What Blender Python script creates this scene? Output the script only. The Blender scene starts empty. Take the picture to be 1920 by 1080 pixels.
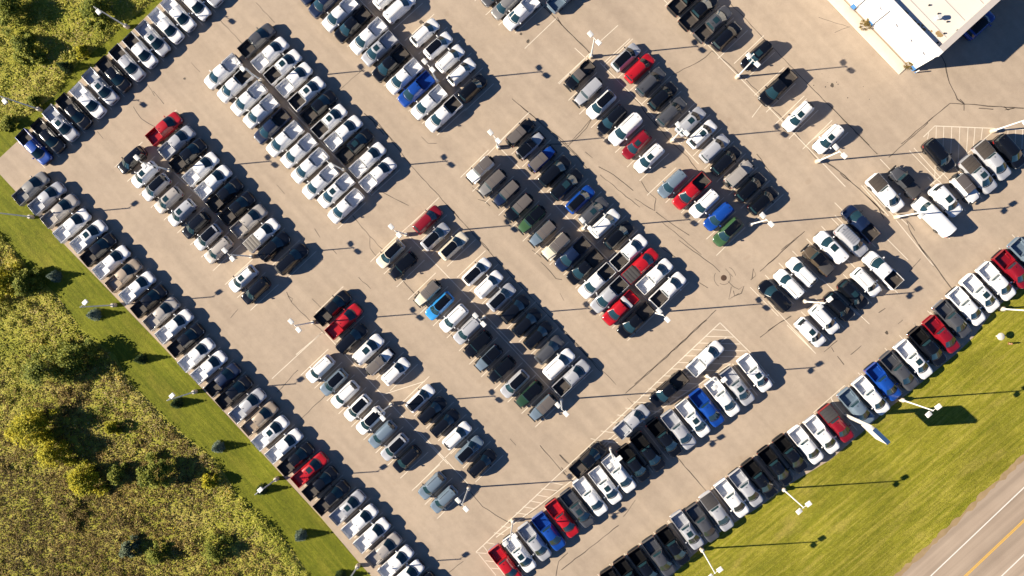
import bpy, math, random
import numpy as np
from mathutils import Vector, Quaternion, Matrix
random.seed(7); rng = np.random.default_rng(7)
SC = bpy.context.scene; COL = SC.collection
# ------------------------------------------------------------------ camera, sky, sun, exposure
IMG_W, IMG_H = 1920, 1080
FOC = 1280.0                     # focal length in photograph pixels (24 mm on a 36 mm frame)
CAM_H = 99.0                     # metres above the lot
NADIR = (1030.0, 525.0)          # the pixel straight below the camera: it leans about 3 degrees
cam_d = bpy.data.cameras.new("drone_camera"); cam = bpy.data.objects.new("drone_camera", cam_d); COL.objects.link(cam)
cam_d.sensor_width = 36.0; cam_d.lens = 36.0*FOC/IMG_W; cam_d.clip_start = 1.0; cam_d.clip_end = 6000
_vn = Vector(((NADIR[0]-960)/FOC, (540-NADIR[1])/FOC, -1)).normalized()
CAM_Q = _vn.rotation_difference(Vector((0, 0, -1)))
cam.matrix_world = Matrix.Translation((0, 0, CAM_H)) @ CAM_Q.to_matrix().to_4x4()
SC.camera = cam

SUN_EL = math.radians(26.6)
SHADOW = Vector((0.9965, 0.083, 0)).normalized()          # shadows fall this way on the ground
sun_vec = Vector((-SHADOW.x*math.cos(SUN_EL), -SHADOW.y*math.cos(SUN_EL), math.sin(SUN_EL)))
w = bpy.data.worlds.new("World"); SC.world = w; w.use_nodes = True
nt = w.node_tree; nt.nodes.clear()
sky = nt.nodes.new("ShaderNodeTexSky"); sky.sky_type = 'NISHITA'; sky.sun_disc = False
sky.sun_elevation = SUN_EL; sky.sun_rotation = math.atan2(sun_vec.x, sun_vec.y)
sky.air_density = 0.7; sky.dust_density = 0.0; sky.ozone_density = 8.0
bg = nt.nodes.new("ShaderNodeBackground"); bg.inputs[1].default_value = 0.05
wo = nt.nodes.new("ShaderNodeOutputWorld")
nt.links.new(sky.outputs[0], bg.inputs[0]); nt.links.new(bg.outputs[0], wo.inputs[0])
sd = bpy.data.lights.new("sun", 'SUN'); sd.energy = 5.0; sd.angle = math.radians(0.5); sd.color = (1.0, 0.885, 0.71)
so = bpy.data.objects.new("sun", sd); COL.objects.link(so)
so.rotation_euler = (-sun_vec).to_track_quat('-Z', 'Y').to_euler()
so.location = sun_vec*200
SC.view_settings.view_transform = 'Standard'; SC.view_settings.look = 'None'
SC.view_settings.exposure = 1.20; SC.view_settings.gamma = 1.0

# ------------------------------------------------------------------ helpers
def G(px, py, z=0.0):
    """ground (or height z) point seen at a photograph pixel"""
    d = CAM_Q @ Vector(((px-960)/FOC, (540-py)/FOC, -1))
    t = (z-CAM_H)/d.z
    return Vector((d.x*t, d.y*t, z))
def GT(o, x, y, z=0.0):
    return G(o[0]+x/4.0, o[1]+y/4.0, z)

def lerp(a, b, t): return a+(b-a)*t
def mat(name, color, rough=0.6, metal=0.0, coat=0.0, var=0.08, scale=3.0, spec=0.5, bump=0.0, ramp2=None):
    m = bpy.data.materials.new(name); m.use_nodes = True
    n = m.node_tree.nodes; l = m.node_tree.links
    b = n["Principled BSDF"]
    b.inputs["Roughness"].default_value = rough; b.inputs["Metallic"].default_value = metal
    b.inputs["Coat Weight"].default_value = coat; b.inputs["Coat Roughness"].default_value = 0.06
    b.inputs["Specular IOR Level"].default_value = spec
    tc = n.new("ShaderNodeTexCoord"); no = n.new("ShaderNodeTexNoise")
    no.inputs["Scale"].default_value = scale; no.inputs["Detail"].default_value = 5
    l.new(tc.outputs["Object"], no.inputs["Vector"])
    mx = n.new("ShaderNodeMix"); mx.data_type = 'RGBA'
    c = Vector(color[:3])
    lo = c*(1-var); hi = c*(1+var) if ramp2 is None else Vector(ramp2)
    mx.inputs[6].default_value = (*lo, 1); mx.inputs[7].default_value = (*hi, 1)
    l.new(no.outputs["Fac"], mx.inputs[0]); l.new(mx.outputs[2], b.inputs["Base Color"])
    if bump:
        bp = n.new("ShaderNodeBump"); bp.inputs["Strength"].default_value = bump; bp.inputs["Distance"].default_value = 0.03
        l.new(no.outputs["Fac"], bp.inputs["Height"]); l.new(bp.outputs[0], b.inputs["Normal"])
    return m

class MB:
    def __init__(s): s.v = []; s.f = []; s.m = []
    def vert(s, p): s.v.append(tuple(p)); return len(s.v)-1
    def face(s, idx, m=0): s.f.append(tuple(idx)); s.m.append(m)
    def poly(s, pts, m=0): s.face([s.vert(p) for p in pts], m)
    def box(s, x0, x1, y0, y1, z0, z1, m=0, bev=0.0):
        if bev <= 0:
            p = [(x, y, z) for z in (z0, z1) for y in (y0, y1) for x in (x0, x1)]
            i = [s.vert(q) for q in p]
            for q in ((0, 2, 3, 1), (4, 5, 7, 6), (0, 1, 5, 4), (2, 6, 7, 3), (0, 4, 6, 2), (1, 3, 7, 5)):
                s.face([i[k] for k in q], m)
            return
        b = min(bev, (x1-x0)*.45, (y1-y0)*.45, (z1-z0)*.9)
        rings = []
        for (ix, z) in ((0, z0), (0, z1-b), (b*.35, z1-b*.3), (b, z1)):
            x0_, x1_, y0_, y1_ = x0+ix, x1-ix, y0+ix, y1-ix
            c = b
            rings.append([s.vert(p) for p in ((x0_+c, y0_, z), (x1_-c, y0_, z), (x1_, y0_+c, z), (x1_, y1_-c, z), (x1_-c, y1_, z), (x0_+c, y1_, z), (x0_, y1_-c, z), (x0_, y0_+c, z))])
        for a, c in zip(rings, rings[1:]):
            for k in range(8): s.face((a[k], a[(k+1) % 8], c[(k+1) % 8], c[k]), m)
        s.face(rings[-1], m); s.face(rings[0][::-1], m)
    def cyl(s, p0, p1, r0, r1, n=10, m=0, caps=True):
        p0 = Vector(p0); p1 = Vector(p1); d = (p1-p0).normalized()
        a = d.orthogonal().normalized(); b = d.cross(a)
        A = []; B = []
        for k in range(n):
            t = 2*math.pi*k/n; o = a*math.cos(t)+b*math.sin(t)
            A.append(s.vert(p0+o*r0)); B.append(s.vert(p1+o*r1))
        for k in range(n): s.face((A[k], A[(k+1) % n], B[(k+1) % n], B[k]), m)
        if caps: s.face(A[::-1], m); s.face(B, m)
    def grid(s, pts, m=0, flip=False):
        idx = [[s.vert(p) for p in row] for row in pts]
        for r in range(len(idx)-1):
            for c in range(len(idx[0])-1):
                q = (idx[r][c], idx[r][c+1], idx[r+1][c+1], idx[r+1][c])
                s.face(q[::-1] if flip else q, m)
        return idx
    def mesh(s, name, mats, smooth=35):
        me = bpy.data.meshes.new(name); me.from_pydata(s.v, [], s.f); 
        for mm in (mats if isinstance(mats, (list, tuple)) else [mats]): me.materials.append(mm)
        me.polygons.foreach_set("material_index", s.m)
        if smooth:
            me.polygons.foreach_set("use_smooth", [True]*len(s.f)); me.update()
            me.set_sharp_from_angle(angle=math.radians(smooth))
        me.update(); return me
    def build(s, name, mats, parent=None, smooth=35):
        o = bpy.data.objects.new(name, s.mesh(name, mats, smooth)); COL.objects.link(o)
        if parent: o.parent = parent
        return o
def tag(o, label=None, cat=None, group=None, kind=None):
    if label: o["label"] = label
    if cat: o["category"] = cat
    if group: o["group"] = group
    if kind: o["kind"] = kind
    return o
def empty(name, loc=(0, 0, 0), rz=0.0, link=True):
    o = bpy.data.objects.new(name, None); o.location = loc; o.rotation_euler = (0, 0, rz); o.empty_display_size = .3
    if link: COL.objects.link(o)
    return o
def sheet(name, pts, m, kind="structure", z=0.0):
    mb = MB(); mb.poly([(p[0], p[1], z) for p in pts]); o = mb.build(name, m, smooth=0)
    if sum((pts[i][0]*pts[(i+1) % len(pts)][1]-pts[(i+1) % len(pts)][0]*pts[i][1]) for i in range(len(pts))) < 0: o.data.flip_normals()
    o["kind"] = kind; return o

# ------------------------------------------------------------------ ground materials
def ground_mat(name, build):
    m = bpy.data.materials.new(name); m.use_nodes = True
    n = m.node_tree.nodes; l = m.node_tree.links; b = n["Principled BSDF"]
    b.inputs["Roughness"].default_value = 0.9; b.inputs["Specular IOR Level"].default_value = 0.2
    geo = n.new("ShaderNodeNewGeometry")
    def noise(scale, detail=4, rough=.55, stretch=None, rot=0.0):
        mp = n.new("ShaderNodeMapping"); l.new(geo.outputs["Position"], mp.inputs[0])
        if stretch:
            mp.vector_type = 'TEXTURE'
            mp.inputs["Rotation"].default_value = (0, 0, rot); mp.inputs["Scale"].default_value = (stretch[0], stretch[1], 1)
        t = n.new("ShaderNodeTexNoise"); t.inputs["Scale"].default_value = scale; t.inputs["Detail"].default_value = detail
        t.inputs["Roughness"].default_value = rough; l.new(mp.outputs[0], t.inputs["Vector"]); return t.outputs["Fac"]
    def ramp(fac, stops):
        r = n.new("ShaderNodeValToRGB"); l.new(fac, r.inputs[0])
        e = r.color_ramp.elements
        while len(e) < len(stops): e.new(0.5)
        for q, (p, c) in zip(e, stops): q.position = p; q.color = (*c, 1)
        return r.outputs[0]
    def mix(a, c, fac, mode='MIX'):
        x = n.new("ShaderNodeMix"); x.data_type = 'RGBA'; x.blend_type = mode
        for s, v in ((0, fac), (6, a), (7, c)):
            if isinstance(v, (int, float)): x.inputs[s].default_value = v
            elif isinstance(v, tuple): x.inputs[s].default_value = (*v, 1)
            else: l.new(v, x.inputs[s])
        return x.outputs[2]
    def bump(h, st, dist):
        bp = n.new("ShaderNodeBump"); bp.inputs["Strength"].default_value = st; bp.inputs["Distance"].default_value = dist
        l.new(h, bp.inputs["Height"]); l.new(bp.outputs[0], b.inputs["Normal"])
    c = build(noise, ramp, mix, bump); l.new(c, b.inputs["Base Color"]); return m
ROW_ANG = math.radians(-46.6); STALL_ANG = math.radians(43.3)
K3 = lambda v: (v, v, v)
def _asphalt(noise, ramp, mix, bump):
    c = ramp(noise(.06, 5), [(.3, (.385, .308, .235)), (.7, (.43, .346, .266))])
    c = mix(c, ramp(noise(.9, 6, .65), [(.25, K3(.86)), (.55, K3(1.0)), (.8, K3(1.07))]), .8, 'MULTIPLY')
    c = mix(c, ramp(noise(9, 4, .7), [(.2, K3(.80)), (.6, K3(1.03)), (.85, K3(1.12))]), .7, 'MULTIPLY')
    c = mix(c, ramp(noise(.35, 4, .5, (9, .6), ROW_ANG), [(.35, K3(.90)), (.62, K3(1.06))]), .8, 'MULTIPLY')
    c = mix(c, ramp(noise(.16, 6, .7), [(.30, (.90, .89, .89)), (.48, K3(1.0)), (.70, (1.06, 1.05, 1.04))]), .8, 'MULTIPLY')
    c = mix(c, ramp(noise(.45, 2, .4), [(.70, K3(1.0)), (.78, (.80, .77, .74))]), .5, 'MULTIPLY')
    bump(noise(25, 3), .25, .01); return c
def _road(noise, ramp, mix, bump):
    c = ramp(noise(.2, 5), [(.3, (.36, .28, .215)), (.7, (.41, .325, .25))])
    c = mix(c, ramp(noise(.9, 3, .5, (60, 1.1), STALL_ANG), [(.35, K3(.70)), (.6, K3(1.04))]), .8, 'MULTIPLY')
    c = mix(c, ramp(noise(10, 4, .7), [(.2, K3(.85)), (.8, K3(1.12))]), .6, 'MULTIPLY')
    return c
def _lawn(dark, mid, light, dry, ang):
    def f(noise, ramp, mix, bump):
        c = ramp(noise(.8, 6, .65, (5, .55), ang), [(.25, dark), (.5, mid), (.75, light)])
        c = mix(c, dry, ramp(noise(.22, 5, .6, (2.2, .8), ang), [(.55, K3(0)), (.75, K3(.6))]))
        c = mix(c, light, ramp(noise(.9, 6, .7, (11, .30), ang), [(.50, K3(0)), (.66, K3(.75))]))
        c = mix(c, dark, ramp(noise(.35, 6, .7, (7, .9), ang), [(.52, K3(0)), (.68, K3(.55))]))
        c = mix(c, ramp(noise(.10, 3), [(.3, K3(.82)), (.7, K3(1.12))]), 1.0, 'MULTIPLY')
        c = mix(c, ramp(noise(6.0, 6, .8), [(.28, K3(.45)), (.5, K3(1.02)), (.72, K3(1.6))]), .85, 'MULTIPLY')
        c = mix(c, ramp(noise(1.6, 5, .75), [(.3, K3(.72)), (.5, K3(1.0)), (.7, K3(1.28))]), .9, 'MULTIPLY')
        bump(noise(7, 5, .8), .8, .12); return c
    return f
M_ASPH = ground_mat("weathered_asphalt", _asphalt)
M_ROAD = ground_mat("road_asphalt", _road)
M_LAWN_L = ground_mat("mown_grass", _lawn((.085, .105, .005), (.135, .15, .008), (.20, .20, .018), (.25, .21, .03), ROW_ANG))
M_LAWN_R = ground_mat("roadside_grass", _lawn((.125, .14, .008), (.215, .205, .016), (.36, .31, .055), (.44, .33, .10), math.radians(41)))
def _soil(noise, ramp, mix, bump):
    c = ramp(noise(.16, 7, .72), [(.28, (.16, .19, .02)), (.46, (.29, .285, .035)), (.60, (.38, .33, .075)), (.75, (.45, .36, .14))])
    c = mix(c, ramp(noise(3.2, 6, .8), [(.25, K3(.45)), (.5, K3(1.0)), (.75, K3(1.35))]), .85, 'MULTIPLY')
    bump(noise(3, 6, .8), .7, .15); return c
M_SOIL = ground_mat("meadow_soil", _soil)
M_LINE = mat("lot_paint", (.68, .60, .49), .8, var=.14, scale=1.2)
M_WHITELINE = mat("road_white_paint", (.72, .68, .62), .8, var=.1)
M_YELLOW = mat("road_yellow_paint", (.68, .40, .06), .8, var=.12)
M_CRACK = mat("crack_sealant", (.085, .068, .052), .7, var=.3)
M_CONC = mat("pale_concrete", (.52, .44, .34), .85, var=.1, scale=1.5)

# ------------------------------------------------------------------ ground sheets
base = sheet("ground", [(-2500, -2500), (2500, -2500), (2500, 2500), (-2500, 2500)], M_SOIL, z=-.03)
def PX(L): return [G(x, y) for x, y in L]
lot_px = [(-60, 268), (0, 327), (60, 392), (125, 463), (200, 540), (310, 655), (420, 772), (530, 892), (600, 968), (675, 1057), (760, 1150),
          (1180, 1150), (1262, 1077), (1300, 1040), (1352, 996), (1430, 946), (1480, 908), (1557, 862), (1615, 812), (1660, 770), (1704, 737), (1748, 700), (1792, 664),
          (1825, 632), (1862, 583), (1892, 556), (1930, 524), (2080, 395), (2080, -260), (560, -260), (330, -25), (297, 8), (250, 55), (205, 99), (150, 150), (95, 205), (36, 262), (-5, 300)]
lot_w = PX(lot_px)
sheet("parking_lot", lot_w, M_ASPH, z=.008)
lawn_l = PX([(-60, 268), (0, 327), (125, 463), (310, 655), (530, 892), (675, 1057), (760, 1150), (640, 1150), (580, 1078), (520, 990), (445, 925), (405, 862), (345, 815), (292, 765), (240, 712), (215, 665), (150, 614), (104, 550), (55, 505), (0, 437), (-80, 350)])
sheet("spruce_lawn", lawn_l, M_LAWN_L, z=.004)
lawn_t = PX([(-40, 330), (-5, 300), (36, 262), (95, 205), (150, 150), (250, 55), (330, -25), (300, -40), (285, 5), (228, 50), (192, 84), (146, 120), (105, 178), (55, 215), (-5, 252), (-60, 280)])
sheet("upper_lawn", lawn_t, M_LAWN_L, z=.004)
lawn_r = PX([(1150, 1180), (1262, 1060), (1352, 980), (1480, 890), (1657, 750), (1800, 640), (1890, 540), (2080, 380), (2080, 705), (1920, 858), (1685, 1080), (1580, 1180)])
sheet("roadside_lawn", lawn_r, M_LAWN_R, z=.002)
def band(p0, p1, q0, q1): return PX([p0, p1, q1, q0])
sheet("road", PX([(1685, 1080), (1920, 858), (2150, 640), (2500, 900), (1800, 1580), (1200, 1538)]), M_ROAD, z=.005)
def strip_mb(mb, pts, wd, z, m=0, jit=0.0):
    pts = [Vector((p[0], p[1], 0)) for p in pts]
    L = []; R = []
    for i, p in enumerate(pts):
        d = (pts[min(i+1, len(pts)-1)]-pts[max(i-1, 0)])
        if d.length < 1e-6: d = Vector((1, 0, 0))
        d.normalize(); n = Vector((-d.y, d.x, 0)); ww = wd*(1+jit*random.uniform(-1, 1))/2
        L.append(mb.vert((p.x+n.x*ww, p.y+n.y*ww, z))); R.append(mb.vert((p.x-n.x*ww, p.y-n.y*ww, z)))
    for i in range(len(pts)-1): mb.face((R[i], R[i+1], L[i+1], L[i]), m)
M_DIRT = mat("bare_verge_dirt", (.30, .21, .11), .95, var=.35, scale=.9)
mb = MB(); vd = [(lerp(1600, 2150, k/90), lerp(1160, 640, k/90)) for k in range(91)]
vd = [G(x+random.uniform(-2.5, .5), y+random.uniform(-1.5, .8)) for x, y in vd]
strip_mb(mb, vd, .55, .0075, 0, .7); tag(mb.build("verge_dirt", M_DIRT, smooth=0), kind="structure")
mb = MB()
strip_mb(mb, PX([(1565, 1250), (1745, 1080), (1920, 914), (2140, 706)]), .16, .011)
strip_mb(mb, PX([(1698, 1250), (1878, 1080), (1920, 1040), (2140, 832)]), .16, .011)
strip_mb(mb, PX([(1630, 1250), (1808, 1080), (1920, 974), (2140, 766)]), .13, .011, 1)
strip_mb(mb, PX([(1632, 1252), (1810.3, 1081.6), (1922.3, 975.6), (2142, 767.6)]), .13, .011, 1)
tag(mb.build("road_markings", [M_WHITELINE, M_YELLOW], smooth=0), kind="structure")

# ------------------------------------------------------------------ vehicle materials
def paint(name, c, metal=0.0, rough=.32, coat=.8): return mat("paint_"+name, c, rough, metal, coat, var=.03, scale=.8)
PAINT = {
 'white': paint('white', (.78, .78, .78), 0, .35), 'silver': paint('silver', (.46, .47, .50), .25), 'grey': paint('grey', (.24, .235, .23), .2),
 'dark grey': paint('dark_grey', (.075, .078, .088), .2), 'slate blue': paint('slate', (.16, .215, .275), .2), 'black': paint('black', (.005, .006, .009), 0, .16, .5),
 'navy': paint('navy', (.007, .016, .05), .1), 'blue': paint('blue', (.007, .055, .30), .1), 'red': paint('red', (.40, .008, .014), .05), 'dark red': paint('dark_red', (.21, .006, .014), .1),
 'tan': paint('tan', (.36, .29, .22), .2), 'green': paint('green', (.045, .105, .042), .05), 'dark green': paint('dark_green', (.02, .055, .028), .05), 'light blue': paint('light_blue', (.03, .27, .66), .1), 'cream': paint('cream', (.70, .63, .50), 0),
 'beige grey': paint('beige_grey', (.40, .37, .34), .2), 'dark brown': paint('dark_brown', (.10, .075, .05), .1)}
M_GLASS = mat("tinted_glass", (.012, .034, .044), .04, 0, .6, var=.2, scale=1)
M_TRIM = mat("black_plastic_trim", (.018, .018, .02), .55)
M_TYRE = mat("tyre_rubber", (.018, .018, .018), .85); M_RIM = mat("alloy_rim", (.45, .45, .46), .3, .8)
M_LINER = mat("bed_liner", (.065, .055, .049), .8, var=.2, scale=6, bump=.2)
M_LINERD = mat("black_bed_liner", (.007, .007, .008), .7, var=.2, scale=6, spec=.15)
M_COVER = mat("black_bed_cover", (.055, .052, .052), .55, var=.12); M_COVERG = mat("grey_bed_cover", (.15, .135, .12), .6, var=.1); M_COVERB = mat("brown_bed_cover", (.075, .063, .052), .5, var=.1)
M_TOP = mat("grey_hard_top", (.095, .083, .080), .6, var=.08); M_BLACKTOP = mat("black_top", (.004, .005, .008), .14)
M_HEAD = mat("headlight_lens", (.70, .72, .74), .12, .2, .5); M_TAIL = mat("tail_light_lens", (.22, .012, .012), .2, 0, .5)
M_CHROME = mat("chrome_bumper", (.55, .55, .56), .22, .7)
M_TOOL = mat("silver_tool_box", (.60, .60, .62), .35, .3)

# ------------------------------------------------------------------ vehicle shapes (x forward, metres)
US = [-1, -.96, -.86, -.55, -.2, .2, .55, .86, .96, 1]
def lower_body(mb, W, st, m=0, ridge=.018, capf=True, capr=True):
    rings = []
    for (x, ws, zl, zs, zt) in st:
        h = W/2*ws
        half = [(h*.93, zl), (h*1.0, zl+.16*(zs-zl)), (h*1.0, zs-.16), (h*.985, zs-.06), (h*.93, zs), (h*.70, lerp(zs, zt, .7)+ridge), (h*.55, lerp(zs, zt, .9)), (0, zt)]
        pts = [(x, -y, z) for y, z in half]+[(x, y, z) for y, z in half[:-1][::-1]]
        rings.append([mb.vert(p) for p in pts])
    for a, b in zip(rings, rings[1:]):
        for k in range(len(a)-1): mb.face((a[k], a[k+1], b[k+1], b[k]), m)
    if capf: mb.face(rings[0] if st[0][0] > st[-1][0] else rings[0][::-1], m)
    if capr: mb.face(rings[-1][::-1] if st[0][0] > st[-1][0] else rings[-1], m)
class House:
    def __init__(s, xfb, xft, xrt, xrb, zb, zr, wb, wt, bf=.16, br=.08, crown=.03, drop=.07):
        s.__dict__.update(locals())
    def fb(s, u): return Vector((s.xfb+s.bf*(1-u*u)-s.bf, u*s.wb, s.zb+.02*(1-u*u)))
    def ft(s, u): return Vector((s.xft+.6*s.bf*(1-u*u)-.6*s.bf, u*s.wt, s.zr-.03+s.crown*(1-u*u)-s.drop*abs(u)**6))
    def rt(s, u): return Vector((s.xrt-.6*s.br*(1-u*u)+.6*s.br, u*s.wt*.97, s.zr-.03+s.crown*(1-u*u)-s.drop*abs(u)**6))
    def rb(s, u): return Vector((s.xrb-s.br*(1-u*u)+s.br, u*s.wb*.97, s.zb))
    def roof(s, u, t):
        p = s.ft(u).lerp(s.rt(u), t); p.z += .035*math.sin(math.pi*min(1, t*1.02)); p.y *= 1+.02*math.sin(math.pi*t); return p
    def side(s, k, q, v):
        a = s.fb(k).lerp(s.rb(k), q); b = s.roof(k, q); p = a.lerp(b, v); p.y += k*.03*math.sin(math.pi*v); return p
    def shell(s, mb, m=0):
        mb.grid([[s.fb(u).lerp(s.ft(u), v) for u in US] for v in (0, .5, 1)], m)
        mb.grid([[s.roof(u, t) for u in US] for t in (0, .12, .3, .5, .7, .88, 1)], m)
        mb.grid([[s.rt(u).lerp(s.rb(u), v) for u in US] for v in (0, .5, 1)], m)
        for k in (-1, 1): mb.grid([[s.side(k, q, v) for q in (0, .12, .3, .5, .7, .88, 1)] for v in (0, .35, .7, 1)], m, flip=(k > 0))
    @staticmethod
    def pane(fn, a0, a1, b0, b1, off=.014, na=8, nb=4, flip=False, m=0, mb=None, edge=True):
        mb = mb or MB(); P = []
        for j in range(nb+1):
            r = []
            for i in range(na+1):
                a = lerp(a0, a1, i/na); b = lerp(b0, b1, j/nb); e = 1e-3
                p = fn(a, b); du = fn(a+e, b)-fn(a-e, b); dv = fn(a, b+e)-fn(a, b-e)
                n = du.cross(dv).normalized()*(-1 if flip else 1); r.append(p+n*off)
            P.append(r)
        mb.grid(P, m, flip)
        if edge:                                                     # thickness down into the shell
            bd = P[0]+[r[-1] for r in P[1:]]+P[-1][::-1][1:]+[r[0] for r in P[::-1][1:-1]]
            c = sum((q for q in bd), Vector())/len(bd)
            n = len(bd); I = [mb.vert(q) for q in bd]
            mid = P[nb//2][na//2]; a = P[nb//2][na//2+1]-mid; b = P[nb//2+1][na//2]-mid
            nn = a.cross(b).normalized()*(-1 if flip else 1)
            J = [mb.vert(q-nn*off*1.6) for q in bd]
            for k in range(n): mb.face((I[k], J[k], J[(k+1) % n], I[(k+1) % n]), m)
        return mb
    def windshield(s): return s.pane(lambda u, v: s.fb(u).lerp(s.ft(u), v), -.94, .94, .06, .97)
    def backlight(s, v0=.10, v1=.72): return s.pane(lambda u, v: s.rt(u).lerp(s.rb(u), v), -.82, .82, v0, v1)
    def sideglass(s, k, splits):
        mb = MB()
        for q0, q1 in splits: s.pane(lambda q, v: s.side(k, q, v), q0, q1, .08, .88, mb=mb, flip=(k > 0), na=4, nb=3)
        return mb
    def roofpane(s, u0, u1, t0, t1, off=.014): return s.pane(lambda u, t: s.roof(u, t), u0, u1, t0, t1, off, nb=8)
def wheel_mesh(r=.37, wd=.26):
    mb = MB(); n = 18
    prof = [(r*.62, -wd/2+.02, 1), (r*.66, -wd/2, 0), (r*.93, -wd/2, 0), (r, -wd/2+.05, 0), (r, wd/2-.05, 0), (r*.93, wd/2, 0), (r*.66, wd/2, 0), (r*.62, wd/2-.02, 1)]
    R = []
    for (rr, y, _) in prof: R.append([mb.vert((rr*math.cos(2*math.pi*k/n), y, rr*math.sin(2*math.pi*k/n))) for k in range(n)])
    for j in range(len(R)-1):
        for k in range(n): mb.face((R[j][k], R[j][(k+1) % n], R[j+1][(k+1) % n], R[j+1][k]), 0)
    for j, sgn in ((0, -1), (len(R)-1, 1)):
        c = mb.vert((0, prof[j][1]-sgn*.03, 0))
        for k in range(n): mb.face((R[j][k], R[j][(k+1) % n], c) if sgn > 0 else (R[j][(k+1) % n], R[j][k], c), 1 if k % 3 != 2 else 0)
    return mb.mesh("wheel", [M_TYRE, M_RIM])
WHEEL = wheel_mesh(); WHEEL_B = wheel_mesh(.42, .29)
def arch(mb, x, side, y, r=.46, m=1):
    n = 14; c = mb.vert((x, side*y, .36)); p = []
    for k in range(n+1):
        t = math.pi*k/n-.0; p.append(mb.vert((x+r*math.cos(t), side*y, .36+r*math.sin(t))))
    for k in range(n): mb.face((c, p[k], p[k+1]) if side < 0 else (c, p[k+1], p[k]), m)
def mirror_mesh():
    mb = MB(); mb.box(-.07, .09, -.03, .20, -.02, .17, 0, .04); mb.box(-.02, .03, -.14, -.02, 0, .06, 0); return mb

class Proto:
    """part meshes of one kind of vehicle: (part name, mesh, location, slot key)"""
    def __init__(s, name, cat): s.name = name; s.cat = cat; s.parts = []; s.opt = {}
    def add(s, pname, mb, mats, loc=(0, 0, 0), key=None, opt=None, rz=0.0, smooth=35):
        me = mb if isinstance(mb, bpy.types.Mesh) else mb.mesh(pname, mats, smooth)
        o = bpy.data.objects.new(pname, me); o.location = loc; o.rotation_euler = (0, 0, rz)
        s.parts.append((o, key, opt))
def add_common(P, L, W, xw, wheel, y_w, mir, xh, zh, zt, h, hl=(.26, .16), tl=(.10, .16), tail_x=None):
    for x in xw:
        for k in (-1, 1): P.add("wheel", wheel, None, (x, k*y_w, .37 if wheel is WHEEL else .42), rz=0 if k > 0 else math.pi)
    if mir:
        for k in (-1, 1): P.add("mirror", MIRROR_BODY, None, (mir[0], k*mir[1], mir[2]), key='paint', rz=0 if k > 0 else math.pi)
MIRROR_BODY = mirror_mesh().mesh("mirror", M_TRIM)

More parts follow.
